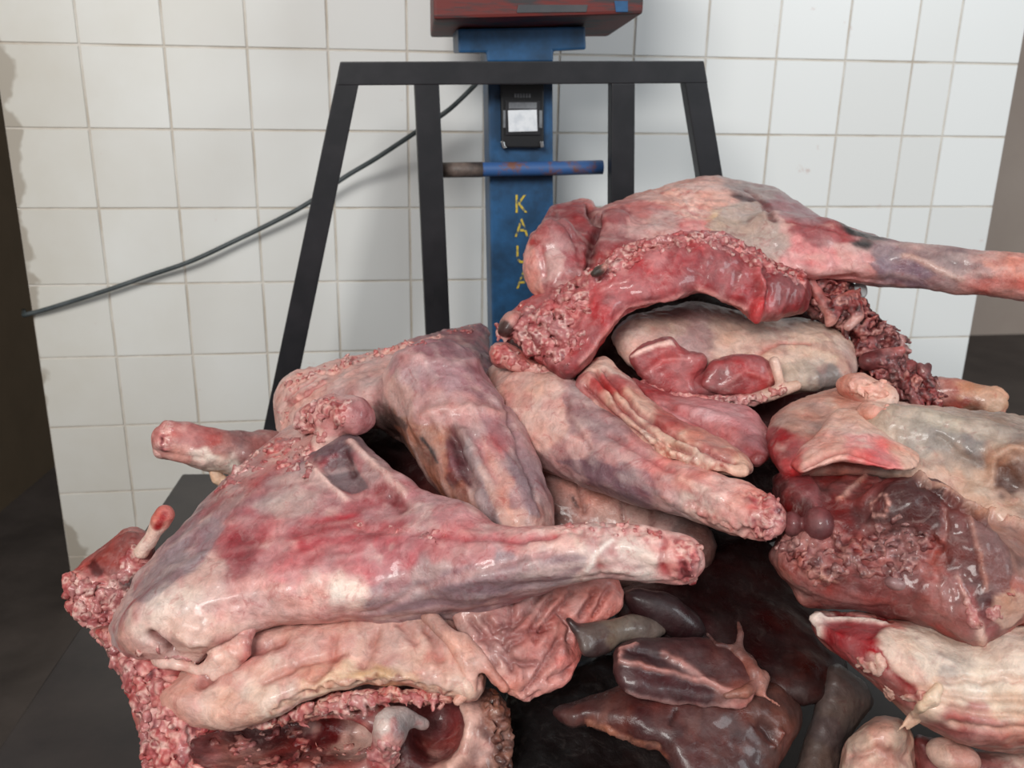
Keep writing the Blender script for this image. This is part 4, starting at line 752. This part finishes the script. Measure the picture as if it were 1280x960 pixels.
s.seeds([(800,485,(170,76,80)),(830,505,(196,110,112)),(860,515,(214,150,154)),(900,515,(216,156,162)),(930,525,(206,140,146)),(940,550,(170,110,116)),(900,540,(196,120,122)),(870,535,(190,96,98)),(950,575,(150,70,72))]); s.push([(830,500),(890,535),(940,565)],0.006,-0.005,(170,80,84),0.5); s.push([(850,505),(910,520)],0.016,0.005); s.disp((0.003,30),(0.001,100)); s.emit('lean', M['flesh'], t)
s = Surf([pil([(610,440),(618,428),(640,430),(665,446),(690,468),(700,480),(670,472),(640,462),(616,458)],1.24,0.016,0.03,14),cap([(640,455,1.23,9),(690,468,1.215,8)])],0.0024,0.008,1); s.seeds([(620,440,(206,120,114)),(650,455,(200,130,124)),(680,466,(214,160,152)),(605,420,(190,110,106))],warp=0.01); s.mottle((230,186,176),0.6,60,0.15); s.mottle((150,50,56),0.5,50,0.2); s.emit('torn_rim', M['flesh'], t); frag(s,'torn_scraps',t,[[(612,432),(640,445),(690,470)]],60,0.004,6,FW,56)

# --- ragged backbone on the right
t = thing('backbone_piece', 'ragged dark red backbone with torn shreds right of the fatty cut', 'meat', 1100, 520, 1.3)
s = Surf([pil([(1005,342),(1055,346),(1078,365),(1090,392),(1112,415),(1130,442),(1160,462),(1174,490),(1170,508),(1120,506),(1090,480),(1070,460),(1066,425),(1038,405),(1010,395)],[(1010,360,1.33),(1080,400,1.34),(1170,500,1.30),(1080,460,1.32)],0.03,0.06,30)],0.0026,0.01,2)
s.seeds([(1020,360,(110,40,42)),(1040,380,(150,80,78)),(1060,370,(70,26,30)),(1080,400,(64,24,28)),(1090,430,(84,30,32)),(1110,440,(150,66,66)),(1090,465,(76,26,30)),(1120,490,(70,28,32)),(1140,480,(150,80,78)),(1160,490,(110,50,54))]); s.rag([(1015,360),(1060,385),(1090,430),(1120,470),(1165,495)],0.06,0.010,DRAG,80); s.emit('muscle', M['flesh'], t)
frag(s,'torn_scraps',t,[[(1015,350),(1050,355),(1078,378)],[(1080,385),(1112,412),(1130,440)],[(1030,385),(1060,400),(1085,440)],[(1100,450),(1130,470),(1165,490)]],300,0.006,8,FD,61,el=2.4)
s = Surf([cap([(1012,352,1.305,7),(1030,380,1.30,8),(1040,400,1.295,6)]),cap([(1035,405,1.295,4),(1048,378,1.295,9),(1066,372,1.30,10),(1072,395,1.295,8),(1060,408,1.29,6)]),cap([(1118,460,1.285,6),(1135,482,1.28,7),(1148,506,1.275,7)]),cap([(1150,458,1.285,5),(1160,480,1.28,6),(1172,505,1.275,6)]),cap([(1160,458,1.29,5),(1156,470,1.285,6)]),cap([(1085,452,1.29,12),(1112,446,1.29,12),(1126,438,1.29,6)])],0.0022,0.008,1)
s.seeds([(1020,365,(190,110,104)),(1045,385,(196,140,132)),(1066,380,(190,120,112)),(1060,400,(206,150,140)),(1095,450,(150,60,60)),(1118,444,(196,100,94)),(1135,480,(196,130,124)),(1165,485,(170,96,96)),(1155,470,(150,80,80))],warp=0.008); s.mottle((90,30,34),0.7,50,0.1); s.rag([(1045,385),(1066,380)],0.02,0.004,DRAG,120); s.rag([(1120,460),(1165,495)],0.03,0.004,DRAG,120); s.emit('bone_shreds', M['flesh'], t)
s = Surf([ell(1076,362,1.33,8,11,0.006,20)],0.0016,0.003,1); s.seeds([(1076,362,(206,210,216))]); s.emit('glint_blob', M['offal'], t)  # pale blob, coloured to stand in for a metal glint

t = thing('meat_shank', 'small sawn bone stub poking out at the right behind the backbone', 'meat', 1200, 530, 1.35)
s = Surf([cap([(1150,488,1.36,20),(1190,492,1.34,19),(1240,502,1.32,18)],1.0)],0.0024,0.008,2); s.seeds([(1180,482,(190,116,100)),(1210,490,(204,150,124)),(1200,505,(176,96,86)),(1235,495,(206,160,134)),(1220,508,(150,110,90)),(1245,505,(214,176,152))],warp=0.008); s.fibre(-10,150,0.0012,(170,96,80),0.4); s.disp((0.0018,60)); s.emit('muscle', M['flesh'], t)
s = Surf([cap([(1246,492,1.315,9),(1246,514,1.315,10)]),cap([(1240,488,1.318,5),(1256,496,1.312,5)])],0.002,0.006,1); s.seeds([(1248,495,(216,170,146)),(1250,512,(196,140,120))]); s.disp((0.0016,110)); s.emit('bone_end', M['bone'], t)

# --- big pelvis piece on the right
t = thing('meat_cut', 'large right hand piece of dark red muscle under grey membrane and bone', 'meat', 1150, 800, 1.1)
s = Surf([pil([(960,525),(1000,500),(1040,485),(1072,475),(1105,485),(1118,503),(1180,507),(1230,515),(1280,523),(1400,540),(1400,700),(1280,680),(1200,640),(1120,600),(1040,595),(985,600),(958,570)],[(965,540,1.12),(1070,480,1.2),(1280,525,1.16),(1390,600,1.10),(1100,600,1.06),(1250,650,1.03)],0.05,0.12,45),
  cap([(1115,535,1.09,30),(1180,555,1.075,40),(1270,580,1.05,46),(1380,600,1.04,50)]), ell(1264,590,0.985,32,30,0.035,20,True)],0.0028,0.02,2)
s.seeds([(965,540,(160,40,48)),(970,570,(170,50,56)),(975,590,(196,70,74)),(990,525,(190,150,140)),(1020,510,(206,160,148)),(1050,490,(210,160,146)),(1075,485,(220,172,160)),(1100,500,(206,180,168)),(1125,520,(196,178,166)),(1150,530,(176,164,156)),(1180,520,(196,182,170)),(1220,530,(190,174,164)),(1260,540,(176,158,148)),(1170,555,(160,150,146)),(1200,575,(190,168,156)),(1220,560,(150,140,138)),(1230,600,(196,166,150)),(1264,592,(120,84,70)),(1255,600,(96,64,56)),(1250,565,(176,140,124)),(1275,565,(160,128,114)),(1180,600,(206,170,154)),(1240,630,(206,172,156)),(1280,640,(190,160,146)),(1020,580,(190,130,120)),(1300,600,(170,140,128))],warp=0.012); s.mottle((222,206,194),0.4,44,0.15); s.mottle((130,110,106),0.35,36,0.2)
s.push([(1236,600),(1240,572),(1262,558),(1285,560)],0.007,0.007,(196,160,142),0.7); s.push([(1245,612),(1270,625)],0.006,0.004,(186,150,136),0.6); s.push([(1120,515),(1180,528),(1260,548)],0.008,-0.004); s.push([(1170,545),(1215,580)],0.007,-0.004,(150,136,128),0.5); s.disp((0.005,20),(0.0025,50),(0.0012,110)); s.emit('membrane_shell', M['fat'], t)
s = Surf([pil([(962,600),(985,585),(1040,585),(1100,590),(1150,585),(1200,615),(1260,650),(1400,690),(1400,770),(1280,782),(1255,800),(1230,812),(1200,806),(1160,782),(1080,760),(1015,754),(980,728),(963,700),(975,660)],[(970,640,1.06),(1050,590,1.09),(1260,660,1.03),(1230,800,0.965),(1020,740,1.01),(1390,730,1.0)],0.075,0.10,75),
  ell(1150,645,0.985,70,50,0.035,-20), ell(1220,710,0.955,40,85,0.03,22), cap([(1010,740,1.0,18),(1060,740,0.985,22),(1110,745,0.975,20)])],0.0027,0.02,2)
s.seeds([(985,600,(108,30,36)),(1000,615,(135,42,47)),(1020,600,(135,50,52)),(1060,610,(126,53,53)),(1080,620,(135,58,58)),(990,640,(99,33,36)),(1050,650,(122,48,50)),(1130,620,(108,48,47)),(1160,640,(109,47,43)),(1140,650,(115,50,47)),(1100,660,(117,43,45)),(1080,690,(126,52,52)),(1060,710,(135,58,57)),(1040,730,(144,70,67)),(1100,700,(122,58,58)),(1130,700,(108,47,48)),(1150,720,(126,63,62)),(1180,700,(135,70,68)),(1120,740,(144,72,70)),(1080,745,(135,63,62)),(1190,660,(126,67,65)),(1220,660,(135,84,82)),(1240,700,(122,70,72)),(1230,730,(108,58,62)),(1260,690,(167,126,115)),(1200,740,(153,87,84)),(1220,780,(167,80,77)),(1240,770,(153,50,50)),(1260,760,(180,117,107)),(1230,640,(180,142,131)),(1000,700,(176,109,102)),(1010,720,(194,142,134))],power=8,warp=0.010)
s.mottle((80,28,30),0.45,46,0.08); s.mottle((180,110,104),0.3,54,0.22)
s.push([(1150,590),(1200,625),(1260,655),(1290,665)],0.008,0.010,(214,178,160),0.8); s.push([(1150,600),(1190,630),(1240,655)],0.006,-0.008,(96,50,50),0.6)
for q,c,a,h in (([(1107,602),(1133,597),(1147,605),(1175,613),(1178,639),(1172,675),(1147,670),(1130,664),(1096,667),(1082,656),(1096,630)],(92,38,36),0.95,0.003),([(1178,616),(1203,630),(1220,672),(1223,717),(1209,734),(1189,700),(1175,678)],(128,66,63),0.85,0.0),([(1212,644),(1237,653),(1259,681),(1262,717),(1259,748),(1231,734),(1220,695)],(140,104,105),0.85,0.003),([(1175,715),(1200,712),(1206,740),(1228,807),(1214,810),(1192,793),(1172,746)],(165,100,97),0.85,0.002),
  ([(1034,602),(1068,588),(1099,594),(1077,633),(1048,633)],(150,70,70),0.85,0.003),([(970,588),(1006,585),(1023,605),(1020,636),(1006,625),(978,597)],(148,46,56),0.85,0.004),([(1006,698),(1026,692),(1034,703),(1026,712),(1046,732),(1023,723),(1006,715)],(226,190,180),0.9,0.003),([(980,712),(1040,735),(1110,745),(1108,757),(1030,754),(990,732)],(162,86,84),0.8,0.002),([(1210,745),(1218,742),(1222,770),(1212,775)],(156,40,44),0.9,-0.002),([(1230,785),(1244,782),(1246,798),(1234,800)],(156,44,50),0.9,-0.002),([(1240,745),(1262,735),(1285,745),(1275,775),(1250,785),(1238,770)],(206,176,160),0.8,0.002)): s.patch(q,c,a,h)
s.push([(1082,591),(1066,608),(1048,626)],0.004,0.003,(216,170,162),0.9); s.push([(1218,779),(1228,795),(1232,812)],0.005,0.003,(226,196,186),0.9); s.push([(1195,720),(1206,740),(1212,760)],0.003,0.002,(216,170,158),0.8); s.push([(1178,618),(1182,660),(1176,680)],0.0025,-0.002,(176,120,114),0.7); s.push([(1212,646),(1222,700),(1232,735)],0.003,0.002,(190,140,128),0.8); s.push([(1093,671),(1130,664),(1164,676),(1176,686)],0.005,-0.008,(60,24,26),0.8)
for k in range(14):
    a_=k/13*6.28; s.push([(1100+11*math.cos(a_),632+13*math.sin(a_))],0.0028,0.0016,(216,170,164),0.8)
s.push([(1100,632)],0.006,0.001,(140,48,52),0.7)
s.rag([(1000,690),(1040,680),(1090,685),(1150,690)],0.03,0.005,[(110,40,44),(150,76,76),(180,110,106),(116,50,54)],90); s.rag([(985,670),(1000,690)],0.02,0.005,[(110,36,42),(196,130,124),(150,60,64)],100); s.rag([(1140,690),(1170,720),(1180,760)],0.02,0.002,[(150,86,84),(176,110,106),(140,76,76)],110)
s.col = s.col*np.array([0.95,0.80,0.74]); s.disp((0.005,20),(0.003,48),(0.0015,100)); mu=s.emit('muscle', M['flesh'], t); frag(s,'torn_scraps',t,[[(980,672),(1000,700),(1040,725)],[(1040,670),(1090,685),(1150,695)],[(1030,690),(1080,705),(1130,720)],[(1093,668),(1130,662),(1164,676)]],150,0.004,8,[(96,36,40),(124,54,56),(150,80,78),(190,136,128),(90,32,36),(130,60,60)],75); frag(s,'red_scraps',t,[[(1205,745),(1225,790)],[(1240,770),(1260,760)]],30,0.004,5,FR+FW,76)  # muscle and scrap colours darkened to paint in the shade on this piece
s = Surf([pil([(985,578),(1000,560),(1020,545),(1035,520),(1050,508),(1072,512),(1085,530),(1120,552),(1152,572),(1145,586),(1125,590),(1095,584),(1066,578),(1045,576),(1020,586),(1000,594)],[(990,580,1.03),(1060,515,1.10),(1145,580,1.01),(1060,560,1.02)],0.014,0.03,12)],0.0024,0.01,2)
s.seeds([(990,578,(206,90,88)),(1010,570,(226,180,170)),(1030,550,(228,172,162)),(1045,525,(222,178,166)),(1065,525,(226,186,172)),(1075,550,(224,140,136)),(1100,565,(222,110,112)),(1120,575,(220,130,128)),(1140,578,(226,186,172)),(1050,550,(226,180,170))]); s.mottle((232,200,188),0.5,50,0.1); s.push([(1000,585),(1030,565),(1060,560),(1110,575)],0.005,-0.004,(170,84,80),0.5); s.disp((0.003,35),(0.0015,100)); s.emit('fat_flap', M['fat'], t)
s = Surf([ell(1023,655,0.985,18,22,0.02),ell(990,655,1.0,12,16,0.015)],0.0018,0.006,1); s.seeds([(1020,650,(140,70,74)),(1028,665,(116,48,54)),(1012,660,(130,58,62))]); s.emit('gland', M['offal'], t)
s = Surf([ell(1119,729,0.945,14,9,0.010,-15)],0.0016,0.004,1); s.seeds([(1119,729,(150,110,112)),(1125,733,(176,140,140))]); s.emit('cyst', M['offal'], t)
s = Surf([ell(1074,486,1.145,28,18,0.03,-20),ell(1104,497,1.125,18,16,0.02),ell(1092,516,1.10,20,16,0.02),ell(1118,520,1.09,14,12,0.02)],0.0024,0.012,2); s.seeds([(1070,480,(222,166,152)),(1090,485,(226,182,168)),(1105,500,(226,196,184)),(1095,520,(220,170,158))]); s.mottle((206,120,110),0.5,60,0.2); s.disp((0.003,50),(0.0016,100)); s.emit('fat_lump', M['fat'], t); frag(s,'fat_scraps',t,[[(1060,480),(1090,480),(1115,505)]],40,0.005,7,[(226,182,168),(220,160,148),(228,196,184)],77,mat='fat')

# --- pale fat cut below it
t = thing('meat_cut', 'cream fat covered cut with a red lean tip at the lower right', 'meat', 1180, 960, 1.0)
s = Surf([pil([(1014,778),(1020,764),(1060,764),(1100,768),(1160,775),(1210,800),(1280,780),(1400,780),(1400,935),(1280,937),(1250,944),(1200,932),(1155,907),(1120,882),(1080,842),(1045,817),(1025,800)],[(1020,780,1.0),(1200,790,0.98),(1390,800,0.94),(1390,930,0.93),(1150,900,0.93),(1060,820,0.96)],0.055,0.09,48)],0.0025,0.016,2)
s.seeds([(1030,785,(170,56,64)),(1060,800,(166,50,60)),(1080,790,(160,56,64)),(1090,830,(150,60,64)),(1060,820,(176,80,82)),(1105,850,(180,110,106)),(1130,870,(176,110,104)),(1095,775,(200,120,112)),(1110,790,(226,200,188)),(1120,820,(226,200,188)),(1130,845,(222,190,178)),(1160,800,(224,204,192)),(1180,840,(226,206,194)),(1190,830,(206,190,180)),(1220,860,(226,208,194)),(1160,880,(224,196,180)),(1260,830,(226,206,194)),(1260,880,(222,200,184)),(1240,920,(196,130,122)),(1200,915,(176,100,96)),(1290,920,(190,120,112)),(1300,850,(226,206,194))],power=7,warp=0.010); s.mottle((206,176,164),0.4,36,0.15); s.mottle((236,224,214),0.4,46,0.2)
s.patch([(1010,750),(1110,764),(1112,772),(1086,795),(1106,813),(1109,832),(1148,864),(1140,889),(1120,896),(1090,860),(1060,830),(1020,806)],(164,46,54),1.0,-0.004,0.002); s.patch([(1104,835),(1148,864),(1140,889),(1120,894),(1097,855)],(164,92,90),0.8); s.patch([(1180,828),(1196,832),(1200,848),(1184,856),(1172,846)],(184,170,166),0.7)
for q in ([(1150,860),(1210,870),(1280,872)],[(1160,880),(1220,892),(1280,892)],[(1170,850),(1230,850),(1280,848)],[(1190,905),(1250,915),(1285,912)]): s.push(q,0.005,-0.004,(206,170,154),0.5)
s.push([(1018,768),(1060,766),(1105,772)],0.007,0.005,(232,212,204),0.95); s.push([(1018,772),(1022,790)],0.007,0.006,(232,212,204),0.95); s.disp((0.005,18),(0.002,50),(0.001,110)); s.emit('fat_cover', M['fat'], t); frag(s,'fat_scraps',t,[[(1098,862),(1112,868),(1106,880)],[(1138,872),(1150,866)],[(1072,822),(1092,848)],[(1104,815),(1100,835)]],60,0.0034,4,[(230,206,196),(224,190,178),(176,90,90)],78,mat='fat')
nf_ = [s.hit(x, y) for x, y in ((1172,862),(1160,872),(1150,884))]
s = Surf([capw([(nf_[0],0.003),(nf_[1],0.005),(nf_[2],0.005),(pc_(1140,894,0.915),0.0032),(pc_(1120,916,0.915),0.0006)]),capw([(nf_[0],0.003),(nf_[1]+np.array([0.006,-0.004,0]),0.005),(pc_(1150,898,0.915),0.003),(pc_(1134,913,0.915),0.0006)])],0.0017,0.008,1)
s.seeds([(1145,880,(226,200,180)),(1128,902,(220,180,156))]); s.disp((0.001,80)); s.emit('fat_tag', M['fat'], t)

t = thing('fat_lump', 'pale rounded fat lump at the bottom right beside the grey spleen', 'meat', 1100, 1010, 0.95)
s = Surf([pil([(1046,970),(1056,930),(1075,908),(1100,893),(1130,895),(1145,918),(1142,950),(1152,985),(1148,1000),(1046,1000)],0.985,0.05,0.03,40)],0.0026,0.012,2); s.seeds([(1070,925,(220,188,172)),(1100,905,(214,166,152)),(1120,920,(224,196,180)),(1060,950,(226,200,186)),(1100,945,(206,160,146)),(1130,950,(222,186,170)),(1090,1000,(220,180,168))]); s.mottle((196,120,112),0.4,50,0.2); s.push([(1060,945),(1095,935),(1140,948)],0.006,-0.005,(176,110,100),0.5); s.disp((0.004,28),(0.0015,90)); s.emit('fat_cover', M['fat'], t)
t = thing('meat_trim', 'dark red trimming with a pale rounded lump in the bottom right corner', 'meat', 1220, 1010, 0.98)
s = Surf([pil([(1140,915),(1180,925),(1230,940),(1290,936),(1400,930),(1400,1000),(1150,1000),(1144,960)],0.99,0.04,0.025,40)],0.0028,0.012,2); s.seeds([(1160,930,(120,44,44)),(1150,950,(150,60,56)),(1220,955,(150,80,74)),(1270,950,(206,170,156)),(1250,960,(176,110,100)),(1300,980,(190,140,130))]); s.mottle((90,30,32),0.4,40,0.1); s.disp((0.004,30),(0.0015,90)); s.emit('muscle', M['flesh'], t)
s = Surf([ell(1190,945,0.945,32,20,0.025,-12)],0.0024,0.01,1); s.seeds([(1180,940,(216,184,172)),(1205,950,(196,150,140))]); s.disp((0.002,40)); s.emit('fat_lump', M['fat'], t)

# --- dark offal in the hollow
t = thing('liver', 'dark brown liver with branching pale vessels at the bottom centre', 'offal', 850, 1000, 1.05)
s = Surf([pil([(688,886),(722,876),(763,862),(790,845),(880,835),(950,845),(975,852),(1004,885),(1001,912),(984,935),(968,965),(962,995),(850,995),(835,958),(820,935),(805,938),(779,922),(751,916),(734,902),(714,910),(692,896)],[(690,890,1.0),(800,850,1.01),(990,880,1.02),(830,940,0.955),(960,990,0.96)],0.03,0.04,40)],0.0026,0.012,2)
s.seeds([(700,888,(86,58,60)),(730,885,(82,52,52)),(770,900,(92,54,50)),(800,900,(80,46,48)),(830,910,(76,44,46)),(860,930,(84,48,48)),(900,920,(92,56,54)),(930,900,(88,54,52)),(960,880,(100,68,62)),(980,890,(108,74,66)),(970,920,(86,56,52)),(920,950,(84,50,48)),(830,880,(90,50,48)),(745,905,(110,66,56)),(980,915,(112,70,62))]); s.mottle((60,34,38),0.5,30,0.05); s.mottle((116,74,66),0.4,44,0.15)
s.push([(735,905),(760,918),(800,936),(830,948)],0.005,0.003,(140,88,66),0.5); s.push([(845,885),(838,905)],0.003,-0.003,(40,22,24),0.6); s.push([(955,905),(968,925)],0.009,-0.008,(60,30,30),0.5); s.push([(975,915),(968,930)],0.005,0.006,(126,80,72),0.6); s.rag([(735,903),(780,922),(820,937)],0.006,0.003,[(96,60,52),(150,104,84)]); s.disp((0.004,22),(0.002,50),(0.0008,120)); s.col=s.col*np.array([1.3,1.12,1.05]); s.emit('lower_lobe', M['offal'], t)
s = Surf([pil([(766,822),(772,806),(797,797),(840,796),(880,796),(905,803),(930,820),(955,840),(950,868),(935,884),(890,884),(847,881),(810,874),(782,866),(766,848)],[(770,820,0.985),(880,797,1.02),(940,870,0.985),(800,870,0.965)],0.018,0.03,22)],0.0023,0.010,2)
s.seeds([(775,815,(96,62,62)),(800,820,(70,48,52)),(800,845,(82,46,50)),(830,860,(80,44,48)),(870,868,(76,42,46)),(900,820,(92,60,58)),(870,810,(78,52,54)),(920,840,(84,52,52)),(850,820,(84,58,60)),(930,870,(110,70,64))]); s.mottle((56,32,36),0.4,36,0.1)
V1=(168,124,118)
for q,r_ in (([(774,826),(800,832),(847,842),(880,852),(912,864)],0.0038),([(828,816),(850,828),(880,848),(925,867)],0.0055),([(772,824),(776,806),(795,801)],0.003),([(905,882),(940,876)],0.007),([(920,868),(945,862)],0.008)): s.push(q,r_,0.0028,V1,0.85)
s.push([(783,866),(815,876),(847,882),(890,884),(930,882)],0.003,0.003,(150,120,118),0.7); s.push([(790,812),(835,822)],0.007,-0.004,(66,44,50),0.6); s.disp((0.002,40),(0.0008,110)); s.uv(); s.col=s.col*np.array([1.3,1.12,1.1]); up=s.emit('upper_lobe', M['offal'], t)  # pale grey along the lobe rim is a painted highlight
def onto(sf, pts, off=0.0): return [(np.minimum(sf.hit(x, y), 9)+np.array([0, 0, off]), r) for x, y, r in pts]
u_ = s
s = Surf([capw(onto(u_,[(972,852,0.010),(955,848,0.009),(944,838,0.007),(938,820,0.006),(930,806,0.005)])+[(pc_(926,792,1.02),0.004),(pc_(923,778,1.04),0.002)]),capw(onto(u_,[(944,838,0.006),(930,812,0.0055),(915,806,0.004),(898,802,0.003)])+[(pc_(884,792,1.03),0.002)]),capw(onto(u_,[(960,850,0.006),(935,864,0.006),(910,870,0.004)])),capw(onto(u_,[(965,858,0.003),(970,868,0.002)])+[(pc_(974,882,0.965),0.0012)])],0.0018,0.008,1); s.seeds([(965,850,(180,124,112)),(945,838,(150,100,92)),(935,815,(126,86,80)),(926,792,(128,84,78)),(898,802,(104,70,68)),(920,868,(160,112,100))]); s.disp((0.001,90)); s.emit('vessel_fat', M['fat'], t)
t = thing('spleen', 'flat grey brown spleen lobe beside the wrinkled flank sheet', 'offal', 770, 840, 1.06)
s = Surf([pil([(706,771),(714,772),(724,782),(760,773),(794,767),(829,777),(836,795),(800,802),(779,800),(764,815),(745,822),(729,820),(724,806),(716,790)],[(710,775,0.975),(760,815,0.985),(830,785,1.03)],0.014,0.03,20)],0.0024,0.01,2); s.seeds([(712,775,(70,50,50)),(740,790,(92,78,74)),(780,780,(104,90,80)),(820,785,(96,82,76)),(750,812,(70,54,54))]); s.mottle((64,46,46),0.4,36,0.1); s.disp((0.002,40),(0.0008,120)); s.col=s.col*1.5; s.emit('lobe', M['offal'], t)
t = thing('spleen', 'long grey spleen strip at the bottom right beside the liver', 'offal', 1040, 1000, 1.05)
s = Surf([pil([(1036,832),(1050,830),(1082,852),(1094,880),(1070,906),(1056,935),(1050,965),(1046,1000),(988,1000),(994,960),(1014,896),(1028,850)],[(1045,835,1.06),(1080,880,1.05),(1000,1000,0.99)],0.03,0.02,26)],0.0024,0.01,2); s.seeds([(1050,850,(84,70,68)),(1060,880,(90,76,72)),(1040,910,(84,72,72)),(1020,940,(88,74,70)),(1010,980,(80,66,64))]); s.mottle((60,46,46),0.4,34,0.1); s.disp((0.002,40),(0.0008,120)); s.col=s.col*1.5; s.emit('lobe', M['offal'], t)
t = thing('liver', 'dark liver mass behind the vessels, painted nearly black with the shade of the hollow', 'offal', 920, 900, 1.2)  # lobe colours include the shade cast by the overhanging pieces
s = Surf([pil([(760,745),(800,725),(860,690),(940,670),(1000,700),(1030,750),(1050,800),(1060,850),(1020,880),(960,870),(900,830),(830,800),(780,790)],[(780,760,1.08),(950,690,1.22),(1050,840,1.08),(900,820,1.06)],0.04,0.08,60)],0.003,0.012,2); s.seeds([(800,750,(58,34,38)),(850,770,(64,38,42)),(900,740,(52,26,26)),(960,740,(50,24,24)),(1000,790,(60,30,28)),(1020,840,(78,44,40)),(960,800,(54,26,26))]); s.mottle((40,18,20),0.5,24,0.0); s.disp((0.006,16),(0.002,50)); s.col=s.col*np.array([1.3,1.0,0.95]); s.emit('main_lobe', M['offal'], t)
s = Surf([pil([(776,742),(800,732),(840,742),(872,770),(884,796),(850,800),(822,786),(790,768)],[(780,745,1.05),(870,790,1.03)],0.02,0.02,24)],0.0024,0.01,2); s.seeds([(800,745,(66,40,44)),(840,765,(70,44,48)),(870,785,(60,36,40))]); s.disp((0.003,30)); s.emit('side_lobe', M['offal'], t)
t = thing('liver', 'black wet offal at the very bottom left of the brown liver', 'offal', 730, 1000, 1.05)
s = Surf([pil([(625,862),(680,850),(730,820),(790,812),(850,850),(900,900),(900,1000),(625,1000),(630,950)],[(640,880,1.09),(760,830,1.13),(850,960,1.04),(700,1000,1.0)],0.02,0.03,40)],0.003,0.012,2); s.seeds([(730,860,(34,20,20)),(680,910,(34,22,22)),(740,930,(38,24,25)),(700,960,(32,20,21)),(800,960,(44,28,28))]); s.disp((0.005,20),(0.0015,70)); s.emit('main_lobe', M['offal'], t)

t = thing('meat_filler', 'dark red filler added to darken the gaps behind the fatty cut', 'meat', 880, 600, 1.45)  # core added behind the cuts so that the openings look dark
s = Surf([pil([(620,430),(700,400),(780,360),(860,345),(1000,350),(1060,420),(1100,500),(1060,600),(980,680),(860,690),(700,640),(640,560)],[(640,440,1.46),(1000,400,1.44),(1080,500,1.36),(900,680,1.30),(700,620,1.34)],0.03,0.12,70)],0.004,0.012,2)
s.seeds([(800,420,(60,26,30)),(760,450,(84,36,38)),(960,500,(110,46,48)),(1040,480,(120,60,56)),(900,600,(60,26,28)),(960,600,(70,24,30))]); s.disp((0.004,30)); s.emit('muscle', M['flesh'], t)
